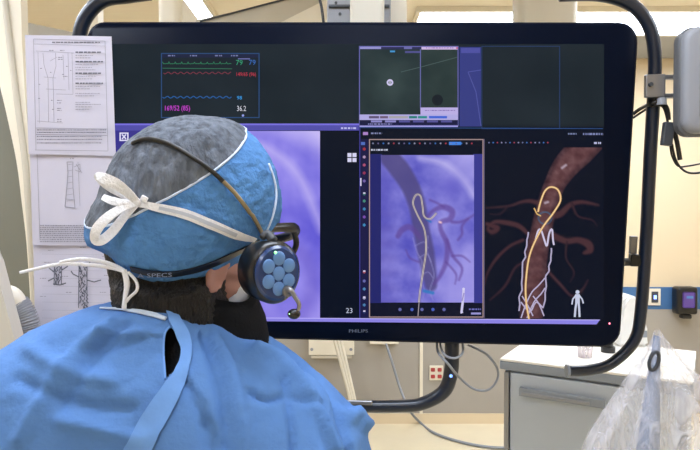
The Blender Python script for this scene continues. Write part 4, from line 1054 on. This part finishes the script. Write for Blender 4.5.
# open the cap below the forehead / face
pf = cast(cap0, 243, 256)[0]; nF = (HF*.62-HU*.80).normalized()
bmesh.ops.bisect_plane(bm, geom=bm.verts[:]+bm.edges[:]+bm.faces[:], plane_co=pf+nF*.075, plane_no=nF, clear_outer=True)
bm2 = bm.copy()
bmesh.ops.bisect_plane(bm, geom=bm.verts[:]+bm.edges[:]+bm.faces[:], plane_co=s1, plane_no=nC, clear_outer=True)
bmesh.ops.bisect_plane(bm2, geom=bm2.verts[:]+bm2.edges[:]+bm2.faces[:], plane_co=s1, plane_no=nC, clear_inner=True)
for q in bm2.verts:                      # crown panel puffs very slightly
    q.co += (q.co-c0).normalized()*.0012
cbv = BVHTree.FromBMesh(bm); kbv = BVHTree.FromBMesh(bm2)
seam = [v.co.copy() for v in bm.verts if abs((v.co-s1).dot(nC)) < 1e-5]
cap = obj('surgical_cap', bm, M['cap'], body_o, smooth=True)
crown = obj('cap_crown', bm2, M['crown'], cap, smooth=True, label='grey see-through crown of the cap')
cen = sum(seam, V())/len(seam); ux = nC.orthogonal().normalized(); uy = nC.cross(ux)
seam.sort(key=lambda p: math.atan2((p-cen).dot(uy), (p-cen).dot(ux)))
sm = seam[::3]
bm = bmesh.new(); tube(bm, [p+(p-cen).normalized()*.0006 for p in sm], .0015, 8, closed=True); obj('crown_seam', bm, M['piping'], cap, smooth=True)
def wire(bv, pts, off, r, n=5, seg=10):
    q = sp2(pts, n); bm = bmesh.new(); tube(bm, [cast(bv, x, y, off)[0] for x, y in q], r, seg); return bm
obj('front_binding', wire(cap0, [(268, 164), (273.5, 180), (275.5, 196), (273, 212), (268, 226), (261, 238)], .001, .0016), M['piping'], cap, smooth=True)
# --- ties of the cap
def rib3(pts, w, nrm, th=.0008, n=6):
    """free ribbon through 3-D points, its face turned to nrm"""
    c = spline(pts, n); ws = wv(w, len(c)); bm = bmesh.new(); R_ = []
    for i, p in enumerate(c):
        t = (c[min(i+1, len(c)-1)]-c[max(i-1, 0)]).normalized(); s_ = t.cross(V(nrm)).normalized(); nn = s_.cross(t).normalized()
        h = ws[i]/2; R_.append([p+s_*h+nn*th, p+nn*(th+.0006), p-s_*h+nn*th, p-s_*h-nn*th, p-nn*(th-.0006), p+s_*h-nn*th])
    rings(bm, R_); return bm
mpp = .68/FPX
obj('tie_band', band(cap0, [(138, 204), (160, 208), (185, 214), (210, 224), (235, 234), (254, 239)], [5, 8, 9.5, 9.5, 9, 5], .0035, .001), M['ribbon'], cap, smooth=True, autosmooth=40)
obj('tie_stitching', band(cap0, [(160, 208), (185, 214), (210, 224), (235, 234)], [3, 4], .0042, .0003), M['ribbonmark'], cap)
kn = cast(cap0, 138, 203, .006)[0]; ky = kn.y
def B(px, py, dy=0): return P(px, py, ky+dy)
bm = rib3([B(138, 203), B(128, 193, -.01), B(116, 184, -.02), B(104, 178, -.02), B(97, 176, -.01), B(101, 181, 0), B(112, 190, .006), B(136, 202, .004)], [6*mpp, 9*mpp, 11*mpp, 10*mpp, 7*mpp, 7*mpp, 6*mpp, 5*mpp], (0, -1, .1)); obj('bow_loop', bm, M['ribbon'], cap, smooth=True, autosmooth=40)
bm = rib3([B(138, 204), B(126, 203, -.006), B(113, 201, -.01), B(103, 197, -.004)], [5*mpp, 7*mpp, 8*mpp, 6*mpp], (0, -1, .3)); obj('bow_end', bm, M['ribbon'], cap, smooth=True, autosmooth=40)
bm = rib3([B(138, 203), B(124, 207, -.008), B(108, 217, -.016), B(97, 229, -.018), B(95, 239, -.014), B(102, 240, -.010), B(113, 231, -.006), B(124, 217, -.003), B(137, 204)], [5*mpp, 8*mpp, 10*mpp, 11*mpp, 10*mpp, 10*mpp, 10*mpp, 9*mpp, 5*mpp], (-.2, -1, .1)); obj('bow_loop', bm, M['ribbon'], cap, smooth=True, autosmooth=40)
bm = bmesh.new(); sphere(bm, kn, (.0065, .004, .006), None, 16, 10); box(bm, P(144, 199, ky-.001), (.008, .003, .007), Matrix.Rotation(.5, 3, 'Y'), .001); obj('knot', bm, M['ribbon'], cap, smooth=True)
# --- mask with its strings
bm = bmesh.new(); sphere(bm, HD(0.004, .060, -.086), (.066, .056, .052), RH, 32, 20)
bmesh.ops.bisect_plane(bm, geom=bm.verts[:]+bm.edges[:]+bm.faces[:], plane_co=HD(0, .03, -.07), plane_no=-HF, clear_outer=True)
mask = obj('face_mask', bm, M['mask'], body_o, smooth=True)
YS = .70
for q in ([(20, 272.5), (40, 268), (62, 264), (90, 265), (112, 268), (126, 272)], [(60, 262), (80, 259), (100, 261), (118, 267), (128, 274)]):
    bm = rib3([P(x, y, YS+.0004*(126-x)) for x, y in q], [3.2*mpp, 4*mpp, 4*mpp, 3.5*mpp], (0, -1, 0)); obj('mask_string', bm, M['ribbon'], mask, smooth=True)
for q in ([(124, 270), (127, 284), (125, 298), (124, 309)], [(128, 272), (136, 281), (137, 290), (130, 297), (126, 302)]):
    bm = rib3([P(x, y, YS-.004) for x, y in q], [5*mpp, 6*mpp, 4*mpp, 5*mpp] if q[0][0] == 124 else [3*mpp, 3*mpp], (0, -1, 0)); obj('mask_string', bm, M['ribbon'], mask, smooth=True)
# --- protective glasses
bm = bmesh.new(); tube(bm, spline([HD(.090, -.03, -.004), HD(.094, .04, .014), HD(.096, .095, .026), HD(.068, .122, .016), HD(0, .122, 0), HD(-.062, .112, .004), HD(-.086, .07, .004), HD(-.086, 0, 0)], 6), [.0045, .0055, .0075, .007, .006, .007, .0055, .004], 10)
glasses = obj('safety_glasses', bm, M['black'], body_o, smooth=True)
bm = bmesh.new()
tube(bm, spline([HD(.096, .095, .024), HD(.097, .108, .004), HD(.092, .098, -.020), HD(.088, .06, -.028), HD(.089, .03, -.018)], 6), .0042, 10); obj('side_rim', bm, M['black'], glasses, smooth=True)
for sgn in (-1, 1):
    bm = bmesh.new(); sphere(bm, HD(sgn*.036, .113, -.018), (.034, .006, .024), RH, 20, 12); obj('lens', bm, M['clearcup'], glasses, smooth=True)
    bm = bmesh.new(); sphere(bm, HD(sgn*.030, .082, -.015), (.0115, .0115, .0115), RH, 16, 12); obj('eye', bm, M['white'], body_o, smooth=True)
    bm = bmesh.new(); sphere(bm, HD(sgn*.030, .092, -.015), (.005, .003, .005), RH, 12, 8); obj('iris', bm, M['black'], body_o, smooth=True)
strap = obj('glasses_strap', band(cap0, [(132, 268), (150, 272), (170, 273), (190, 270), (210, 264), (228, 256), (246, 247), (258, 240)], [6.5, 8, 8, 8.5, 10, 10.5, 9, 6], .003, .0015), M['black'], body_o, smooth=True, autosmooth=40)
vs, fs = text_pts('A SPECS'); xs = [v[0] for v in vs]; wd = max(xs)-min(xs)
bm = bmesh.new(); bv = []
for v in vs:
    u = (v[0]-min(xs))/wd; bv.append(bm.verts.new(cast(cap0, 139+u*33, 274.6-.9*max(0, u-.6)-v[1]*5.2+ (.5-u)*.8, .0040)[0]))
for f in fs:
    try: bm.faces.new([bv[i] for i in f])
    except Exception: pass
obj('strap_lettering', bm, M['lettering'], strap)
# --- headset
hbp = [cast(cap0, x, y, .004)[0] for x, y in sp2([(136, 144.5), (145, 142), (155, 142), (172, 147), (190, 157), (208, 169.5), (222, 182)], 5)]
def far(p):
    h, nn, _, _ = cap0.find_nearest(p)
    if nn.dot(h-c0) < 0: nn = -nn
    return h+nn*.004
bm = bmesh.new(); tube(bm, spline([HD(-.102, 0, -.06), far(HD(-.10, 0, .0)), far(HD(-.095, -.005, .04)), far(P(130, 165, .87)), far(P(126, 152, .82))], 6)+hbp, .0028, 10)
hs = obj('headband', bm, M['black'], body_o, smooth=True)
obj('headband_arm', wire(cap0, [(221, 181), (232, 192), (244, 207), (254, 222), (262, 236)], .004, .0026), M['brass'], hs, smooth=True, label='bronze metal lower part of headband')
ax = (HR*.86-HF*.20-V((0, .35, 0))).normalized()
cc = P(277, 273, .690)                      # outer end
inn = cc-ax*.040+V((-.008, .0, 0))
e_u = (V((0, 0, 1))-ax*ax.z).normalized(); e_s = ax.cross(e_u)
def ell(c, a, b_, n=40): return [c+e_u*a*math.cos(t)+e_s*b_*math.sin(t) for t in [2*math.pi*k/n for k in range(n)]]
bm = bmesh.new(); rings(bm, [ell(inn, .028, .022), ell(inn+ax*.006, .034, .027), ell(inn.lerp(cc, .5), .036, .030), ell(cc-ax*.006, .037, .032), ell(cc, .033, .029)])
cup = obj('ear_cup', bm, M['black'], hs, smooth=True, autosmooth=60)
bm = bmesh.new(); sphere(bm, HD(-.10, 0, -.05), (.022, .033, .038), RH, 24, 16); obj('ear_cup', bm, M['black'], hs, smooth=True)
c2 = cc+ax*.002
bm = bmesh.new(); rings(bm, [ell(c2-ax*.004, .032, .028), ell(c2, .032, .028), ell(c2+ax*.003, .029, .025)]); obj('cup_cover', bm, M['cupblue'], cup, smooth=True, autosmooth=40)
for k in range(7):
    a = 2*math.pi*k/6; c3 = c2+ax*.0035+(V((0, 0, 0)) if k == 6 else e_u*.0175*math.cos(a)+e_s*.0145*math.sin(a))
    bm = bmesh.new(); sphere(bm, c3, (.0078, .0018, .0084), Matrix((e_s, ax, e_u)).transposed(), 14, 8); obj('disc_lobe', bm, M['cuplight'], cup, smooth=True)
bm = bmesh.new(); tube(bm, spline([cc+e_u*.036-ax*.012, cc+e_u*.044-ax*.02+e_s*.004, P(262, 238, .70)], 5), [.006, .005, .004], 10); obj('hinge', bm, M['dgrey'], cup, smooth=True)
bm = bmesh.new(); sphere(bm, P(275.5, 252.5, cc.y-.018), (.0017, .0017, .0017), None, 10, 8); obj('status_light', bm, M['led'], cup)
bm = bmesh.new(); yb = cc.y-.006
tube(bm, spline([P(284, 291, yb+.01), P(290, 290, yb), P(295, 297, yb), P(299, 304, yb), P(298, 310, yb), P(294, 313, yb)], 6), [.004, .003, .0024, .0022], 8)
boom = obj('microphone_boom', bm, M['silver'], hs, smooth=True)
bm = bmesh.new(); sphere(bm, P(294, 314, yb), (.0075, .0065, .0060), None, 16, 12); obj('microphone', bm, M['black'], boom, smooth=True)
bm = bmesh.new(); sphere(bm, P(289.8, 314, yb-.004), (.0012, .0012, .0012), None, 8, 6); obj('microphone_light', bm, M['led'], boom)
bm = bmesh.new(); cyl(bm, P(287, 291, yb+.006), ax, .0065, .008, 16); obj('boom_joint', bm, M['silver'], boom, smooth=True, autosmooth=40)

# ------------------------------------------------------------------ world and view
w = bpy.data.worlds.new('world'); sc.world = w; w.use_nodes = True
w.node_tree.nodes['Background'].inputs[0].default_value = (.8, .85, .9, 1); w.node_tree.nodes['Background'].inputs[1].default_value = .3
sc.view_settings.view_transform = 'Standard'; sc.view_settings.look = 'None'; sc.view_settings.gamma = 1
sc.view_settings.use_curve_mapping = False; sc.view_settings.exposure = 0
